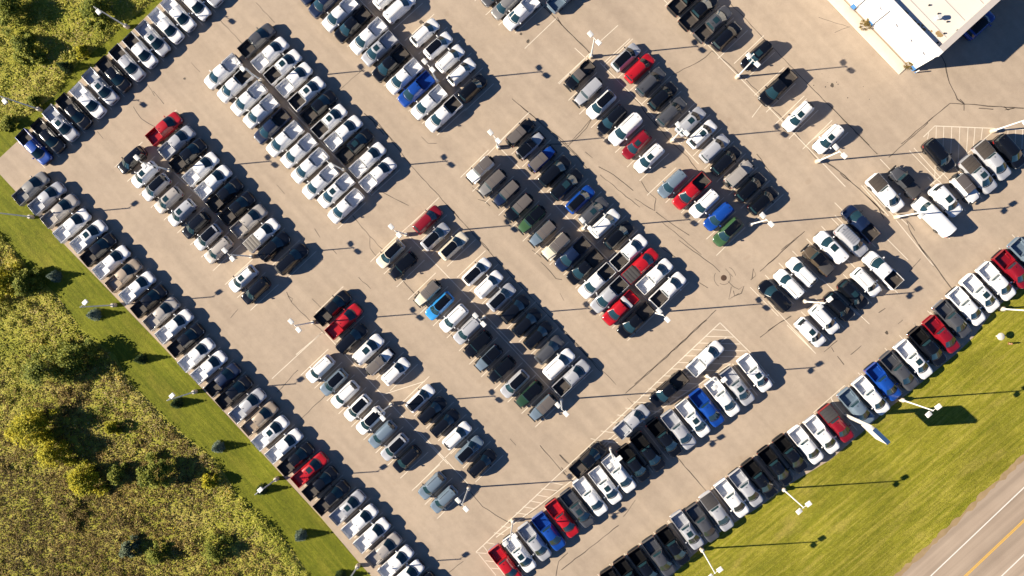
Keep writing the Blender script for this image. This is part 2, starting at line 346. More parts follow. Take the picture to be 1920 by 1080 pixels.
def curved_bumper(mb, half, z0, z1, t=.16):
    P = half+[(x, -y) for x, y in half[:-1][::-1]]; sg = 1 if half[-1][0] > 0 else -1
    rows = [[(x, y, z0) for x, y in P], [(x, y, z1-.03) for x, y in P], [(x-sg*.03, y*.985, z1) for x, y in P], [(x-sg*t, y*.95, z1) for x, y in P]]
    mb.grid(rows, 0, flip=(sg < 0))
def make_pickup():
    W = 2.04; P = Proto("pickup_truck", "pickup truck"); b = MB()
    st = [(2.96, .50, .52, .80, .86), (2.945, .66, .48, .94, 1.0), (2.89, .79, .40, 1.03, 1.08), (2.78, .88, .36, 1.075, 1.12), (2.60, .94, .34, 1.10, 1.145), (2.3, .98, .32, 1.12, 1.175), (1.75, 1, .32, 1.17, 1.22),
          (.9, 1, .32, 1.20, 1.23), (0, 1, .32, 1.20, 1.23), (-.84, 1, .32, 1.20, 1.23)]
    lower_body(b, W, st)
    H = House(1.93, .93, -.66, -.84, 1.19, 1.88, .95, .69, .30, .03); H.shell(b)
    h = W/2
    for k in (-1, 1):                                                 # bed sides with rolled rail, tailgate, bulkhead
        y0, y1 = sorted((k*h, k*(h-.10)))
        b.box(-2.935, -.86, y0, y1, .46, 1.30, 0, .03)
        arch(b, 1.92, k, h+.004); arch(b, -1.86, k, h+.004)
        b.box(-.6, 1.3, *sorted((k*(h-.05), k*(h+.05))), .38, .46, 1)    # side step
    b.box(-2.95, -2.87, -h+.03, h-.03, .58, 1.29, 0, .03)
    b.box(-.93, -.87, -h+.1, h-.1, .5, 1.29, 0, .02)
    b.box(2.90, 2.972, -.50, .50, .58, .90, 1)                       # grille
    b.grid([[(1.67+.28*(1-(q/.86)**2)+e, q, 1.222+.012*(1-(q/.86)**2)) for q in (-.86, -.6, -.3, 0, .3, .6, .86)] for e in (0, .10)], 1)   # cowl
    b.box(-.5, -.38, -.03, .03, 1.90, 1.97, 1)
    P.add("body", b, [PAINT['white'], M_TRIM], key='paint')
    bed = MB(); x0, x1, y = -2.87, -.93, h-.103; zf = .72; zt = 1.27
    bed.box(x0, x1, -y, y, zf-.03, zf)
    for i in range(9):
        yy = -y+.16+i*(2*y-.32)/8; bed.box(x0+.03, x1-.03, yy-.05, yy+.05, zf, zf+.018)
    bed.poly([(x0+.003, -y, zf), (x0+.003, y, zf), (x0+.003, y, zt), (x0+.003, -y, zt)]); bed.poly([(x1-.003, y, zf), (x1-.003, -y, zf), (x1-.003, -y, zt), (x1-.003, y, zt)])
    for k in (-1, 1):
        bed.poly([(x0, k*y, zf), (x1, k*y, zf), (x1, k*y, zt), (x0, k*y, zt)][::k])
        bed.box(-2.3, -1.42, *sorted((k*y, k*(y-.22))), zf, zf+.24, 0, .06)
    P.add("truck_bed", bed, M_LINER, key='bed', smooth=0)
    P.add("windshield", H.windshield(), M_GLASS); P.add("rear_window", H.backlight(.12, .8), M_GLASS)
    for k in (-1, 1): P.add("side_window", H.sideglass(k, [(.16, .50), (.54, .90)]), M_GLASS)
    for x in (1.92, -1.86):
        for k in (-1, 1): P.add("wheel", WHEEL_B, None, (x, k*(h-.125), .42), rz=0 if k > 0 else math.pi)
    for k in (-1, 1): P.add("mirror", MIRROR_BODY, None, (1.22, k*(h+.10), 1.16), key='mirror', rz=0 if k > 0 else math.pi)
    for k in (-1, 1):
        hl = MB(); hl.grid([[(x+.012, k*(y+.01), z) for x, y in ((2.955, .53), (2.90, .75), (2.80, .87), (2.66, .935))] for z in (.84, .93, 1.005)], flip=(k < 0)); P.add("headlight", hl, M_HEAD)
        tl = MB(); tl.box(-2.95, -2.86, *sorted((k*(h-.14), k*(h+.006))), .84, 1.16, 0, .03); P.add("tail_light", tl, M_TAIL)
    fb = MB(); curved_bumper(fb, [(2.62, .97), (2.80, .92), (2.93, .80), (3.0, .55), (3.02, 0)], .44, .66); P.add("front_bumper", fb, M_TRIM, key='bumper')
    rb = MB(); curved_bumper(rb, [(-2.86, .985), (-2.98, .93), (-3.06, .80), (-3.09, 0)], .48, .66); P.add("rear_bumper", rb, M_TRIM, key='bumper')
    P.add("sunroof", H.roofpane(-.58, .58, .16, .66), M_GLASS, opt='s')
    cv = MB()
    for i in range(4):
        a = -2.90+i*.502; cv.box(a+.008, a+.494, -h+.075, h-.075, 1.285, 1.335, 0, .02)
    P.add("bed_cover", cv, M_COVER, key='cover', opt='c')
    tb = MB(); tb.box(-1.62, -1.02, -h+.02, h-.02, 1.302, 1.50, 0, .05); P.add("tool_box", tb, M_TOOL, opt='b')
    return P
def make_suv(name, cat, L, W, Ht, belt, hood, big=False):
    P = Proto(name, cat); b = MB(); f = lambda q: q*L; h = W/2
    st = [(f(.5), .44, .45, hood-.26, hood-.20), (f(.496), .62, .40, hood-.14, hood-.08), (f(.482), .76, .35, hood-.07, hood-.02), (f(.46), .86, .30, hood-.02, hood+.03), (f(.425), .94, .27, hood+.03, hood+.07), (f(.37), .98, .25, hood+.07, hood+.11),
          (f(.27), 1, .25, belt-.04, belt+.02), (0, 1, .25, belt, belt+.03), (f(-.3), 1, .25, belt+.02, belt+.03), (f(-.40), .985, .26, belt+.02, belt+.03), (f(-.45), .94, .30, belt+.01, belt+.02), (f(-.48), .86, .36, belt-.03, belt), (f(-.495), .76, .40, belt-.10, belt-.06), (f(-.5), .64, .42, belt-.2, belt-.15)]
    lower_body(b, W, st)
    H = House(f(.305), f(.125), f(-.415 if not big else -.445), f(-.470 if not big else -.482), belt-.02, Ht, h*.94, h*(.66 if not big else .70), .32, .12)
    H.shell(b)
    for k in (-1, 1):
        arch(b, f(.30), k, h+.003, .43); arch(b, f(-.295), k, h+.003, .43)
    b.box(f(.492), f(.5)+.008, -h*.40, h*.40, .48, hood-.24, 1)
    b.box(f(-.505), f(-.48), -h*.60, h*.60, .36, .54, 1, .05); b.box(f(.475), f(.503), -h*.42, h*.42, .34, .44, 1, .03)
    p_ = H.roof(0, .93); b.box(p_.x-.09, p_.x+.06, -.025, .025, p_.z, p_.z+.07, 1)
    P.add("body", b, [PAINT['white'], M_TRIM], key='paint')
    P.add("windshield", H.windshield(), M_GLASS); P.add("rear_window", H.backlight(.10, .80), M_GLASS)
    for k in (-1, 1): P.add("side_window", H.sideglass(k, [(.14, .38), (.41, .66), (.69, .93)]), M_GLASS)
    for x in (f(.30), f(-.295)):
        for k in (-1, 1): P.add("wheel", WHEEL, None, (x, k*(h-.122), .37), rz=0 if k > 0 else math.pi)
    for k in (-1, 1): P.add("mirror", MIRROR_BODY, None, (f(.165), k*(h+.07), belt), key='mirror', rz=0 if k > 0 else math.pi)
    for k in (-1, 1):
        hl = MB(); hl.grid([[(f(x)+.012, k*(h*y+.012), hood+z) for x, y in ((.4935, .60), (.478, .775), (.455, .87), (.425, .935))] for z in (-.16, -.08, -.005)], flip=(k < 0)); P.add("headlight", hl, M_HEAD)
        tl = MB(); tl.grid([[(f(x)-.010, k*(h*y+.012), belt+z) for x, y in ((-.494, .66), (-.480, .84), (-.455, .925), (-.42, .965))] for z in (-.26, -.14, -.05)], flip=(k > 0)); P.add("tail_light", tl, M_TAIL)
        rr = MB()
        for i in range(8):
            t0, t1 = .08+i*.105, .08+(i+1)*.105
            rr.cyl(H.roof(k*.92, t0)+Vector((0, 0, .055)), H.roof(k*.92, t1)+Vector((0, 0, .055)), .026, .026, 6)
        for t in (.08, .50, .92): rr.cyl(H.roof(k*.88, t), H.roof(k*.88, t)+Vector((0, 0, .055)), .02, .02, 6)
        P.add("roof_rail", rr, M_TRIM, opt='k')
    P.add("sunroof", H.roofpane(-.60, .60, .10, .42), M_GLASS, opt='s')
    P.add("roof_panel", H.roofpane(-.93, .93, .02, .97), M_BLACKTOP, opt='r')
    sp = MB(); x = f(-.46)
    sp.grid([[H.rt(u)+Vector((dx, 0, .02+dz)) for u in (-.9, -.5, 0, .5, .9)] for dx, dz in ((.10, .0), (-.16, -.015), (-.17, -.06), (.02, -.07))])
    P.add("spoiler", sp, M_TRIM, key='mirror')
    rb = MB()
    for i in range(7):
        a = H.roof(-.8, .12+i*.125); c = H.roof(.8, .12+i*.125); rb.box(a.x-.05, a.x+.05, a.y, c.y, H.roof(0, .12+i*.125).z+.004, H.roof(0, .12+i*.125).z+.04)
    P.add("roof_rack", rb, M_RIM, opt='x')
    return P
def make_offroad(bed=False):
    P = Proto("off_road_pickup" if bed else "off_road_suv", "off-roader"); W = 1.60; h = W/2; b = MB()
    L0 = -2.60 if bed else -2.05                                       # rear of tub; nose at +2.2
    # tub and tapered hood
    b.box((-.75 if bed else L0), .86, -h, h, .48, 1.16, 0, .04)
    pts = [(.82, h*.98, 1.17), (1.5, h*.86, 1.155), (2.05, h*.72, 1.12), (2.18, h*.70, 1.04)]
    rings = []
    for x, y, z in pts:
        rings.append([b.vert(p) for p in ((x, -y, .6), (x, -y, z-.08), (x, -y*.92, z-.02), (x, -y*.45, z+.015), (x, 0, z+.02), (x, y*.45, z+.015), (x, y*.92, z-.02), (x, y, z-.08), (x, y, .6))])
    for a, c in zip(rings[::-1], rings[::-1][1:]):
        for k in range(8): b.face((a[k], a[k+1], c[k+1], c[k]), 0)
    b.face(rings[-1], 0)
    b.box(2.17, 2.20, -h*.6, h*.6, .68, 1.0, 1)
    if bed:
        for k in (-1, 1): b.box(L0, -.78, *sorted((k*h, k*(h-.08))), .52, 1.12, 0, .03)
        b.box(L0-.03, L0+.05, -h+.02, h-.02, .56, 1.11, 0, .02); b.box(-.80, -.74, -h+.08, h-.08, .5, 1.11, 0)
    xr = -.66 if bed else L0+.04
    H = House(.90, .66, xr+.02, xr, 1.15, 1.84, h*.99, h*.88, .04, .02, .012, .03)
    H.shell(b)
    P.add("body", b, [PAINT['white'], M_TRIM], key='paint')
    for x in (1.42, -1.32 if not bed else -1.75):
        for k in (-1, 1):
            fl = MB(); prof = [(-.62, .62), (-.50, .92), (-.42, .99), (.42, .99), (.52, .90), (.64, .64)]
            y0, y1 = (k*.55, k*.945)
            fl.grid([[(x+px, y0, z), (x+px, y1, z-.02), (x+px, y1+k*.005, z-.08)] for px, z in prof], flip=(k > 0))
            P.add("fender", fl, M_TRIM, key='fender', smooth=20)
            P.add("wheel", WHEEL_B, None, (x, k*.785, .42), rz=0 if k > 0 else math.pi)
    P.add("windshield", H.windshield(), M_GLASS); P.add("rear_window", H.backlight(.12, .8), M_GLASS)
    for k in (-1, 1): P.add("side_window", H.sideglass(k, [(.08, .33), (.37, .62), (.66, .95)] if not bed else [(.10, .48), (.53, .92)]), M_GLASS)
    tp = H.pane(lambda u, t: H.roof(u, t), -.99, .99, .0, .30, .022); H.pane(lambda u, t: H.roof(u, t), -.99, .99, .315, .995, .022, mb=tp)
    P.add("roof", tp, M_TOP, key='top')
    for k in (-1, 1):
        P.add("mirror", MIRROR_BODY, None, (.82, k*(h+.14), 1.18), rz=0 if k > 0 else math.pi)
        hl = MB(); hl.cyl((2.17, k*.44, .86), (2.215, k*.44, .86), .10, .09, 10); P.add("headlight", hl, M_HEAD)
        tl = MB(); tl.box(L0-.05, L0+.02, *sorted((k*(h-.16), k*(h+.01))), .82, 1.05); P.add("tail_light", tl, M_TAIL)
    fb = MB(); fb.box(2.22, 2.42, -.80, .80, .52, .70, 0, .05); fb.box(2.0, 2.24, -.45, .45, .5, .62); P.add("front_bumper", fb, M_TRIM)
    rb = MB(); rb.box(L0-.20, L0-.06, -.80, .80, .50, .66, 0, .04); P.add("rear_bumper", rb, M_TRIM)
    if bed:
        bd = MB(); x0, x1, y = L0+.053, -.803, h-.083; zf = .78
        bd.box(x0, x1, -y, y, zf-.03, zf)
        for k in (-1, 1): bd.poly([(x0, k*y, zf), (x1, k*y, zf), (x1, k*y, 1.1), (x0, k*y, 1.1)][::k])
        bd.poly([(x0, -y, zf), (x0, y, zf), (x0, y, 1.1), (x0, -y, 1.1)]); P.add("truck_bed", bd, M_LINER)
        cv = MB(); cv.box(L0+.02, -.76, -h+.04, h-.04, 1.10, 1.15, 0, .02); P.add("bed_cover", cv, M_COVER, key='cover', opt='c')
    else:
        sw = bpy.data.objects.new("spare_wheel", WHEEL_B); sw.location = (L0-.19, 0, 1.0); sw.rotation_euler = (0, 0, math.pi/2); P.parts.append((sw, None, None))
    return P
def make_van():
    P = Proto("passenger_van", "van"); W = 2.02; h = W/2; b = MB(); L = 6.3; f = lambda q: q*L
    st = [(f(.5), .72, .5, .80, .86), (f(.494), .85, .42, .95, 1.0), (f(.475), .92, .34, 1.02, 1.07), (f(.40), .975, .32, 1.10, 1.15), (f(.33), 1, .3, 1.16, 1.2), (0, 1, .3, 1.18, 1.2), (f(-.47), 1, .3, 1.18, 1.2), (f(-.495), .97, .34, 1.15, 1.17), (f(-.5), .93, .4, 1.1, 1.12)]
    lower_body(b, W, st); H = House(f(.36), f(.245), f(-.485), f(-.497), 1.16, 2.08, h*.97, h*.70, .26, .03, .04, .10); H.shell(b)
    for k in (-1, 1): arch(b, f(.30), k, h+.004, .45); arch(b, f(-.29), k, h+.004, .45)
    b.box(f(.49), f(.5)+.01, -.55, .55, .6, .9, 1)
    P.add("body", b, [PAINT['white'], M_TRIM], key='paint')
    P.add("windshield", H.windshield(), M_GLASS); P.add("rear_window", H.backlight(.15, .75), M_GLASS)
    for k in (-1, 1): P.add("side_window", H.sideglass(k, [(.10, .27), (.31, .52), (.56, .74), (.77, .95)]), M_GLASS)
    for x in (f(.30), f(-.29)):
        for k in (-1, 1): P.add("wheel", WHEEL, None, (x, k*(h-.12), .37), rz=0 if k > 0 else math.pi)
    for k in (-1, 1):
        P.add("mirror", MIRROR_BODY, None, (f(.27), k*(h+.11), 1.16), rz=0 if k > 0 else math.pi)
        hl = MB(); hl.box(f(.46), f(.497), *sorted((k*.6, k*.92)), .80, .96, 0, .05); P.add("headlight", hl, M_HEAD)
        tl = MB(); tl.box(f(-.5)-.01, f(-.488), *sorted((k*.86, k*1.0)), .9, 1.5); P.add("tail_light", tl, M_TAIL)
    fb = MB(); fb.box(f(.475), f(.5)+.10, -.9, .9, .42, .6, 0, .06); P.add("front_bumper", fb, M_CHROME)
    rb = MB(); rb.box(f(-.5)-.12, f(-.5), -.92, .92, .42, .58, 0, .04); P.add("rear_bumper", rb, M_CHROME)
    return P
PROTO = {'P': make_pickup(), 'S': make_suv("crossover_suv", "suv", 4.72, 1.90, 1.70, 1.0, .86), 'G': make_suv("large_suv", "suv", 5.25, 2.03, 1.88, 1.14, 1.0, True),
         'J': make_offroad(), 'JP': make_offroad(True), 'V': make_van()}
KINDWORD = {'P': 'pickup', 'S': 'SUV', 'G': 'large SUV', 'J': 'off-roader', 'JP': 'off-road pickup', 'V': 'passenger van'}

# ------------------------------------------------------------------ the catalogue of parked vehicles
# row: (key, where phrase, group, heading at start, heading at end, list).  A two-number line sets the crop's corner, then: x y kind colour options
ROWS = []
def ROW(where, group, h0, h1, txt):
    o = (0, 0); cars = []
    for ln in txt.strip().split("\n"):
        t = ln.split()
        if len(t) == 2: o = (int(t[0]), int(t[1])); continue
        cars.append(((o[0]+float(t[0])/4, o[1]+float(t[1])/4), t[2], t[3].replace('_', ' '), set(t[4:])))
    ROWS.append((where, group, h0, h1, cars))
NE = (.735, -.678); SW = (-.735, .678); NE2 = (.722, -.692); SW2 = (-.722, .692); SE = (.675, .738)
ROW("row backing the upper meadow", "vehicles backed against the upper meadow", SE, SE, """
0 200
258 305 P blue l
364 220 P black l
458 125 P silver s
0 0
558 837 P black l
662 755 P white
755 650 P silver s
855 558 P black l
956 472 P silver l
1055 380 P white l
1152 291 P silver s
1246 193 P white
1340 105 P white
1450 18 P white
1538 -85 P silver""")
ROW("red-led column near meadow corner", "pickups in the red-led column", NE, NE, """
0 200
1234 163 P red
1328 268 P silver
1413 367 P black l
1510 467 P white
1600 565 P white
1688 662 P black l
1780 762 P black l
380 200
348 858 P beige_grey
380 400
445 163 P white c g
535 250 G black k
668 345 G black k""")
ROW("SUV column behind red-led pickups", "SUVs backing onto the red-led column", SW, SW, """
0 200
985 400 S black
1083 510 S white s k
1165 605 S silver r
1260 700 S beige_grey s
1360 795 S silver s
1465 890 S black k
0 400
1555 180 S silver r
1635 275 S beige_grey k
380 400
300 490 S white s k
395 580 S black""")
ROW("long row beside spruce lawn", "pickups beside the spruce lawn", (.745, -.667), (.735, -.678), """
0 200
236 612 P grey
355 687 P silver
452 782 P beige_grey
545 890 P white
665 972 P white s
0 400
742 272 P black l
840 365 P white
930 465 P tan
1032 556 P white
1120 657 P black l
1214 752 P beige_grey
1310 846 P white
1398 950 P black l
200 600
675 260 P white
770 352 P white
873 447 P navy l
958 542 P black l
1060 640 P silver
1152 738 P tan
1230 846 P white s
1333 942 P white
400 810
622 201 P black l
725 282 P red s
804 384 P black l
890 490 P black l
1008 565 P silver s
1101 668 P white
1193 770 P white
1278 882 P beige_grey
1371 975 P white
1447 1085 P white
1545 1180 P black l""")
ROW("white pickup block's upper half", "upper half of the white pickup block", NE, NE, """
480 0
8 304 P dark_grey l
107 406 P white
203 500 P white s l
290 596 P white
384 700 P white s l
472 802 P black l
553 908 P white s l
380 200
1058 197 P white
1143 295 P black s l
1240 398 P white
1315 508 P white""")
ROW("white pickup block's lower half", "lower half of the white pickup block", SW, SW, """
0 0
1668 540 P white
1760 640 P white l
1862 742 P white
1955 838 P white
380 200
520 150 P navy l
613 245 P white
720 335 P white
800 446 P white
880 566 P white
998 632 P white s
1070 748 P white""")
ROW("bright blue pickup's column", "pickups in the blue pickup's column", SW, SW, """
480 0
455 -90 P navy
528 2 P navy
630 105 P white
725 185 P black l
840 272 P white
925 368 P silver s
1010 480 P black l
1110 575 P white
1200 672 P blue
1295 770 P white
1405 855 P white l""")
ROW("SUV column beside blue pickup", "SUVs next to the blue pickup", NE, NE, """
480 0
985 -40 S white k
1075 55 G white k
1265 242 S white k
1365 340 S white r
1455 437 S white k
1540 537 S white k
1625 660 S black r""")
ROW("line beside empty top stalls", "vehicles at the top beside empty stalls", SW, SW, """
480 0
1795 -60 S dark_grey
1872 38 S grey
960 0
68 92 P white""")
ROW("top-edge spot beside empty stalls", "vehicles at the top beside empty stalls", NE, NE, """
960 0
405 -45 P slate_blue""")
ROW("top cluster facing the building", "vehicles at the top facing the building", NE2, NE2, """
960 0
1310 -20 P black l
1400 85 P black l
1510 178 P dark_grey s l
1610 270 S black""")
ROW("spaced line before the building", "vehicles spaced out before the building", SW2, SW2, """
1440 0
-84 414 S black s
72 656 P black l
228 872 S white s k
1440 230
455 122 S white s k""")
ROW("column led by off-road pickup", "column led by a black off-road pickup", SW2, SW2, """
960 0
502 570 JP black
572 690 J silver y
668 782 S white r
750 895 S black
850 970 G white k
840 200
1415 285 S dark_red s
1508 387 S white s k""")
ROW("five-vehicle column above the manhole", "five vehicles beside the lamp", SW2, SW2, """
1200 200
243 578 S slate_blue
385 635 P red l
482 728 S white k
590 825 S blue
660 940 S green r""")
ROW("column holding one red SUV", "SUVs in the column with one red SUV", NE2, NE2, """
960 0
855 428 S silver r
958 510 S red
1040 612 S dark_grey
1130 720 S black
1195 838 S dark_grey
1340 910 S silver s
1200 200
467 205 S white s k
560 312 S silver
645 405 S black
740 505 J beige_grey y
830 605 S black r
925 705 S black r""")
ROW("off-roader column ending in pickups", "off-roaders and pickups in one column", SW2, SW2, """
840 200
245 470 J white
333 572 J grey
440 650 J navy
535 755 J black
628 845 J green q
712 950 J slate_blue
840 400
812 245 J cream
935 308 P navy l
1025 405 P black l
1115 508 P white l
1208 612 P silver l
1290 712 P red b
1405 805 P black l""")
ROW("column backing onto the off-roaders", "column back to back with the off-roaders", NE2, NE2, """
840 200
540 198 J black
615 295 J silver q
702 395 J blue
800 485 G black
890 585 G black s
992 695 S blue r
1092 785 S dark_grey s
1178 875 S white k
840 400
1280 165 S black r
1358 292 P white l
1445 392 P red c
1550 470 P white
1652 572 P white l""")
ROW("column holding light blue SUV", "column with the light blue SUV", SW2, SW2, """
380 400
1407 305 S cream r
1505 392 J black q
1688 598 J cream
1775 695 S light_blue r
1882 788 S white k
840 400
145 880 S silver k w
225 980 J black q
860 600
225 285 J slate_blue q
325 370 J black q
420 480 S silver r
530 555 J dark_green q
632 655 J slate_blue""")
ROW("column led by red crossover", "SUVs in the column led by a red crossover", NE2, NE2, """
380 200
1685 848 S dark_red
1745 975 S silver r
840 400
40 245 S cream r
215 437 S white r
305 533 S white k
400 630 S silver r
500 720 S black
590 820 S black
675 915 S black
860 600
678 225 S dark_grey
752 330 G white k
848 432 P silver l""")
ROW("column led by two pickups", "column led by a black and a red pickup", NE2, NE2, """
380 400
978 708 P black l
1062 808 P red
1118 940 G black
560 600
522 220 G white s
608 315 J white
727 387 S white k
912 588 S white r
1000 680 S black
1095 775 S black
1187 868 S white k
1280 975 S slate_blue r
680 810
893 238 S black""")
ROW("column facing the spruce row", "SUVs above the long lawn row", SW2, SW2, """
560 600
158 368 S white k
262 467 S slate_blue r
345 560 S white k
440 660 S white r
535 755 S white r
628 858 S slate_blue
718 955 S silver r
680 810
330 205 S black
520 405 S slate_blue k
610 507 S slate_blue k""")
ROW("row along the hatched strip", "pickups along the hatched strip", (.595, .804), (.63, .777), """
680 810
1072 992 P red
1180 910 P white s
1293 825 P silver
1400 747 P blue
1500 650 P red
1613 573 P dark_grey s
1710 483 P white
1000 810
543 400 P white s
645 312 P white
755 235 P black l
862 150 P black l
1140 600
425 885 P black l
533 825 P silver
640 738 P white s
745 662 P blue
862 580 P white
972 500 P silver s
1105 400 P white s""")
ROW("hatched strip", "pickups standing on the hatched strip", NE, NE, """
1140 600
733 287 P white
180 760 P silver
1000 810
410 208 P black l""")
ROW("hatched strip facing downwards", "pickups standing on the hatched strip", SW, SW, """
1140 600
455 520 P black l""")
ROW("long roadside lawn row", "pickups along the roadside lawn", (.565, .825), (.705, .709), """
1000 810
625 1165 P black l
730 1090 P black l
838 1014 P black l
946 936 P dark_grey
1052 856 P black l
1157 738 P silver s
1272 682 P dark_grey
1378 598 P silver c
1492 498 P white
1598 420 P silver
1700 350 P black l
1818 256 P black l
1440 600
170 1005 P black l
288 940 P white
408 862 P white
515 778 P dark_red c
665 655 P slate_blue
778 570 P white
868 466 P blue
988 385 P dark_grey
1097 298 P white s
1200 200 P black l
1440 400
1305 910 P dark_red
1385 795 P dark_grey
1492 700 P white
1597 602 P white s
1718 512 P white
1838 422 P dark_red
1955 325 P slate_blue s""")
ROW("navy pickup's short row", "vehicles in the navy pickup's row", (-.70, -.714), (-.70, -.714), """
1440 400
50 620 G black
160 530 S white k
255 440 S white k
370 345 JP dark_brown c
472 255 G white s
695 75 P navy l
860 425 P white l""")
ROW("row below the navy pickup", "vehicles in the navy pickup's row", (.70, .714), (.70, .714), """
1440 400
320 893 S white s
425 795 S white k
535 700 S black r
640 610 S black s
740 517 S white k
625 205 G silver x""")
ROW("row beside the white van", "vehicles beside the white van", (.665, .747), (.665, .747), """
1440 230
885 530 P white c n
1285 245 G black
1335 585 G white s
1480 490 J white
1580 390 P silver s c n
1685 285 P silver c n
1815 215 G black""")
ROW("white van's row facing away", "vehicles beside the white van", (-.70, -.714), (-.70, -.714), """
1440 230
1025 440 JP dark_grey c q
1240 705 V white""")
ROW("building's shaded side", "vehicles beside the building", NE, NE, """
1440 0
1590 182 S blue r""")

ORD = ["first", "second", "third", "fourth", "fifth", "sixth", "seventh", "eighth", "ninth", "tenth", "eleventh", "twelfth", "thirteenth", "fourteenth", "fifteenth", "sixteenth", "seventeenth", "eighteenth", "nineteenth"]
def desc(c):
    (_, kd, col, op) = c
    ft = []
    if 'c' in op: ft.append("with bed cover")
    elif 'b' in op: ft.append("with silver tool box")
    elif 's' in op: ft.append("with dark sunroof")
    elif 'x' in op: ft.append("with ribbed roof rack")
    elif 'r' in op: ft.append("with black roof")
    elif kd == 'J' and 'y' not in op: ft.append("with black top" if 'q' in op else "with grey top")
    elif kd == 'P' and 'l' in op and col not in ('black', 'navy'): ft.append("with dark bed")
    return f"{col} {KINDWORD[kd]}", (" "+ft[0] if ft else "")
def short(c): return f"{c[2]} {KINDWORD[c[1]].replace('boxy ', '')}"
def label_for(i, cars, where):
    c = cars[i]; b, f = desc(c)
    same = [k for k in range(len(cars)) if k != i and desc(cars[k])[0] == b and (f == "" or desc(cars[k])[1] == f)]
    if not same: return f"{b}{f} in the {where}" if len(cars) > 1 else f"{b}{f} in the {where}"
    def key(k):
        if 0 < k < len(cars)-1: return frozenset((short(cars[k-1]), short(cars[k+1])))
        return None
    ends = ORD[i]+" from top" if i < len(cars)/2 else (ORD[len(cars)-1-i]+" from bottom")
    if cars[0][0][1] > cars[-1][0][1]:
        ends = ORD[i]+" from bottom" if i < len(cars)/2 else (ORD[len(cars)-1-i]+" from top")
    return f"{b}{f}, {ends} of the {where}"
def set_slot(o, idx, m):
    o.material_slots[idx].link = 'OBJECT'; o.material_slots[idx].material = m
stall_lines = MB(); n_cars = 0
for where, group, h0, h1, cars in ROWS:
    n = len(cars); dat = []
    for i, (p, kd, col, op) in enumerate(cars):
        t = i/max(1, n-1); hd = (lerp(h0[0], h1[0], t), lerp(h0[1], h1[1], t))
        a = G(p[0], p[1], .95); q = G(p[0]+hd[0]*20, p[1]+hd[1]*20, .95); d = (q-a); rz = math.atan2(d.y, d.x)+math.radians(random.uniform(-.9, .9))
        P = PROTO[kd]; root = bpy.data.objects.new(P.name, None); root.empty_display_size = .3
        COL.objects.link(root)
        fw = Vector((math.cos(rz), math.sin(rz), 0))
        loc = Vector((a.x, a.y, .008))
        if kd == 'J': loc -= fw*(-.02)
        root.location = loc; root.rotation_euler = (0, 0, rz)
        root.scale = (random.uniform(.965, 1.025), random.uniform(.98, 1.01), random.uniform(.97, 1.03))
        lab = label_for(i, cars, where)
        tag(root, lab, P.cat if kd != 'JP' else "pickup truck", group)
        pm = PAINT[col]
        for po, key, opt in P.parts:
            if opt and opt not in op: continue
            if opt is None and po.name.startswith('truck_bed') and 'c' in op: continue
            c = po.copy(); COL.objects.link(c); c.parent = root
            if key == 'paint': set_slot(c, 0, pm)
            elif key == 'bed': set_slot(c, 0, (M_LINERD if h0[1] > 0.7 and 'roadside' in where or 'along the hatched' in where else M_LINER) if 'l' in op else pm)
            elif key == 'mirror': set_slot(c, 0, pm if (i*7+n) % 3 else M_TRIM)
            elif key == 'bumper': set_slot(c, 0, [M_CHROME, pm, M_TRIM][(i*5+n) % 3] if col not in ('black', 'navy') else [M_TRIM, pm][i % 2])
            elif key == 'cover': set_slot(c, 0, M_COVERG if 'g' in op else (M_COVERB if 'n' in op else M_COVER))
            elif key == 'fender': set_slot(c, 0, pm if (i % 3 == 0) else M_TRIM)
            elif key == 'top': set_slot(c, 0, pm if 'y' in op else (M_BLACKTOP if 'q' in op or col == 'dark brown' else M_TOP))
            elif key is None and opt is None and po.name.startswith('roof_panel') and 'w' in op: pass
        n_cars += 1
        dat.append((loc, fw, kd))
    for i in range(len(dat)+1):                                       # painted stall dividers
        if len(dat) < 2: break
        if i == 0: c = dat[0][0]-(dat[1][0]-dat[0][0])*.5; fw = dat[0][1]
        elif i == len(dat): c = dat[-1][0]+(dat[-1][0]-dat[-2][0])*.5; fw = dat[-1][1]
        else: c = (dat[i-1][0]+dat[i][0])*.5; fw = dat[i-1][1]
        if i not in (0, len(dat)) and (dat[i][0]-dat[i-1][0]).length > 4.2:
            u = (dat[i][0]-dat[i-1][0]).normalized()
            for s in (dat[i-1][0]+u*1.42, dat[i][0]-u*1.42): strip_mb(stall_lines, [s-fw*2.75, s+fw*2.95], .10, .013)
            continue
        if i == 0: c = dat[0][0]-(dat[1][0]-dat[0][0]).normalized()*1.4
        if i == len(dat): c = dat[-1][0]+(dat[-1][0]-dat[-2][0]).normalized()*1.4
        strip_mb(stall_lines, [c-fw*2.75, c+fw*2.95], .10, .013)
print("vehicles", n_cars)

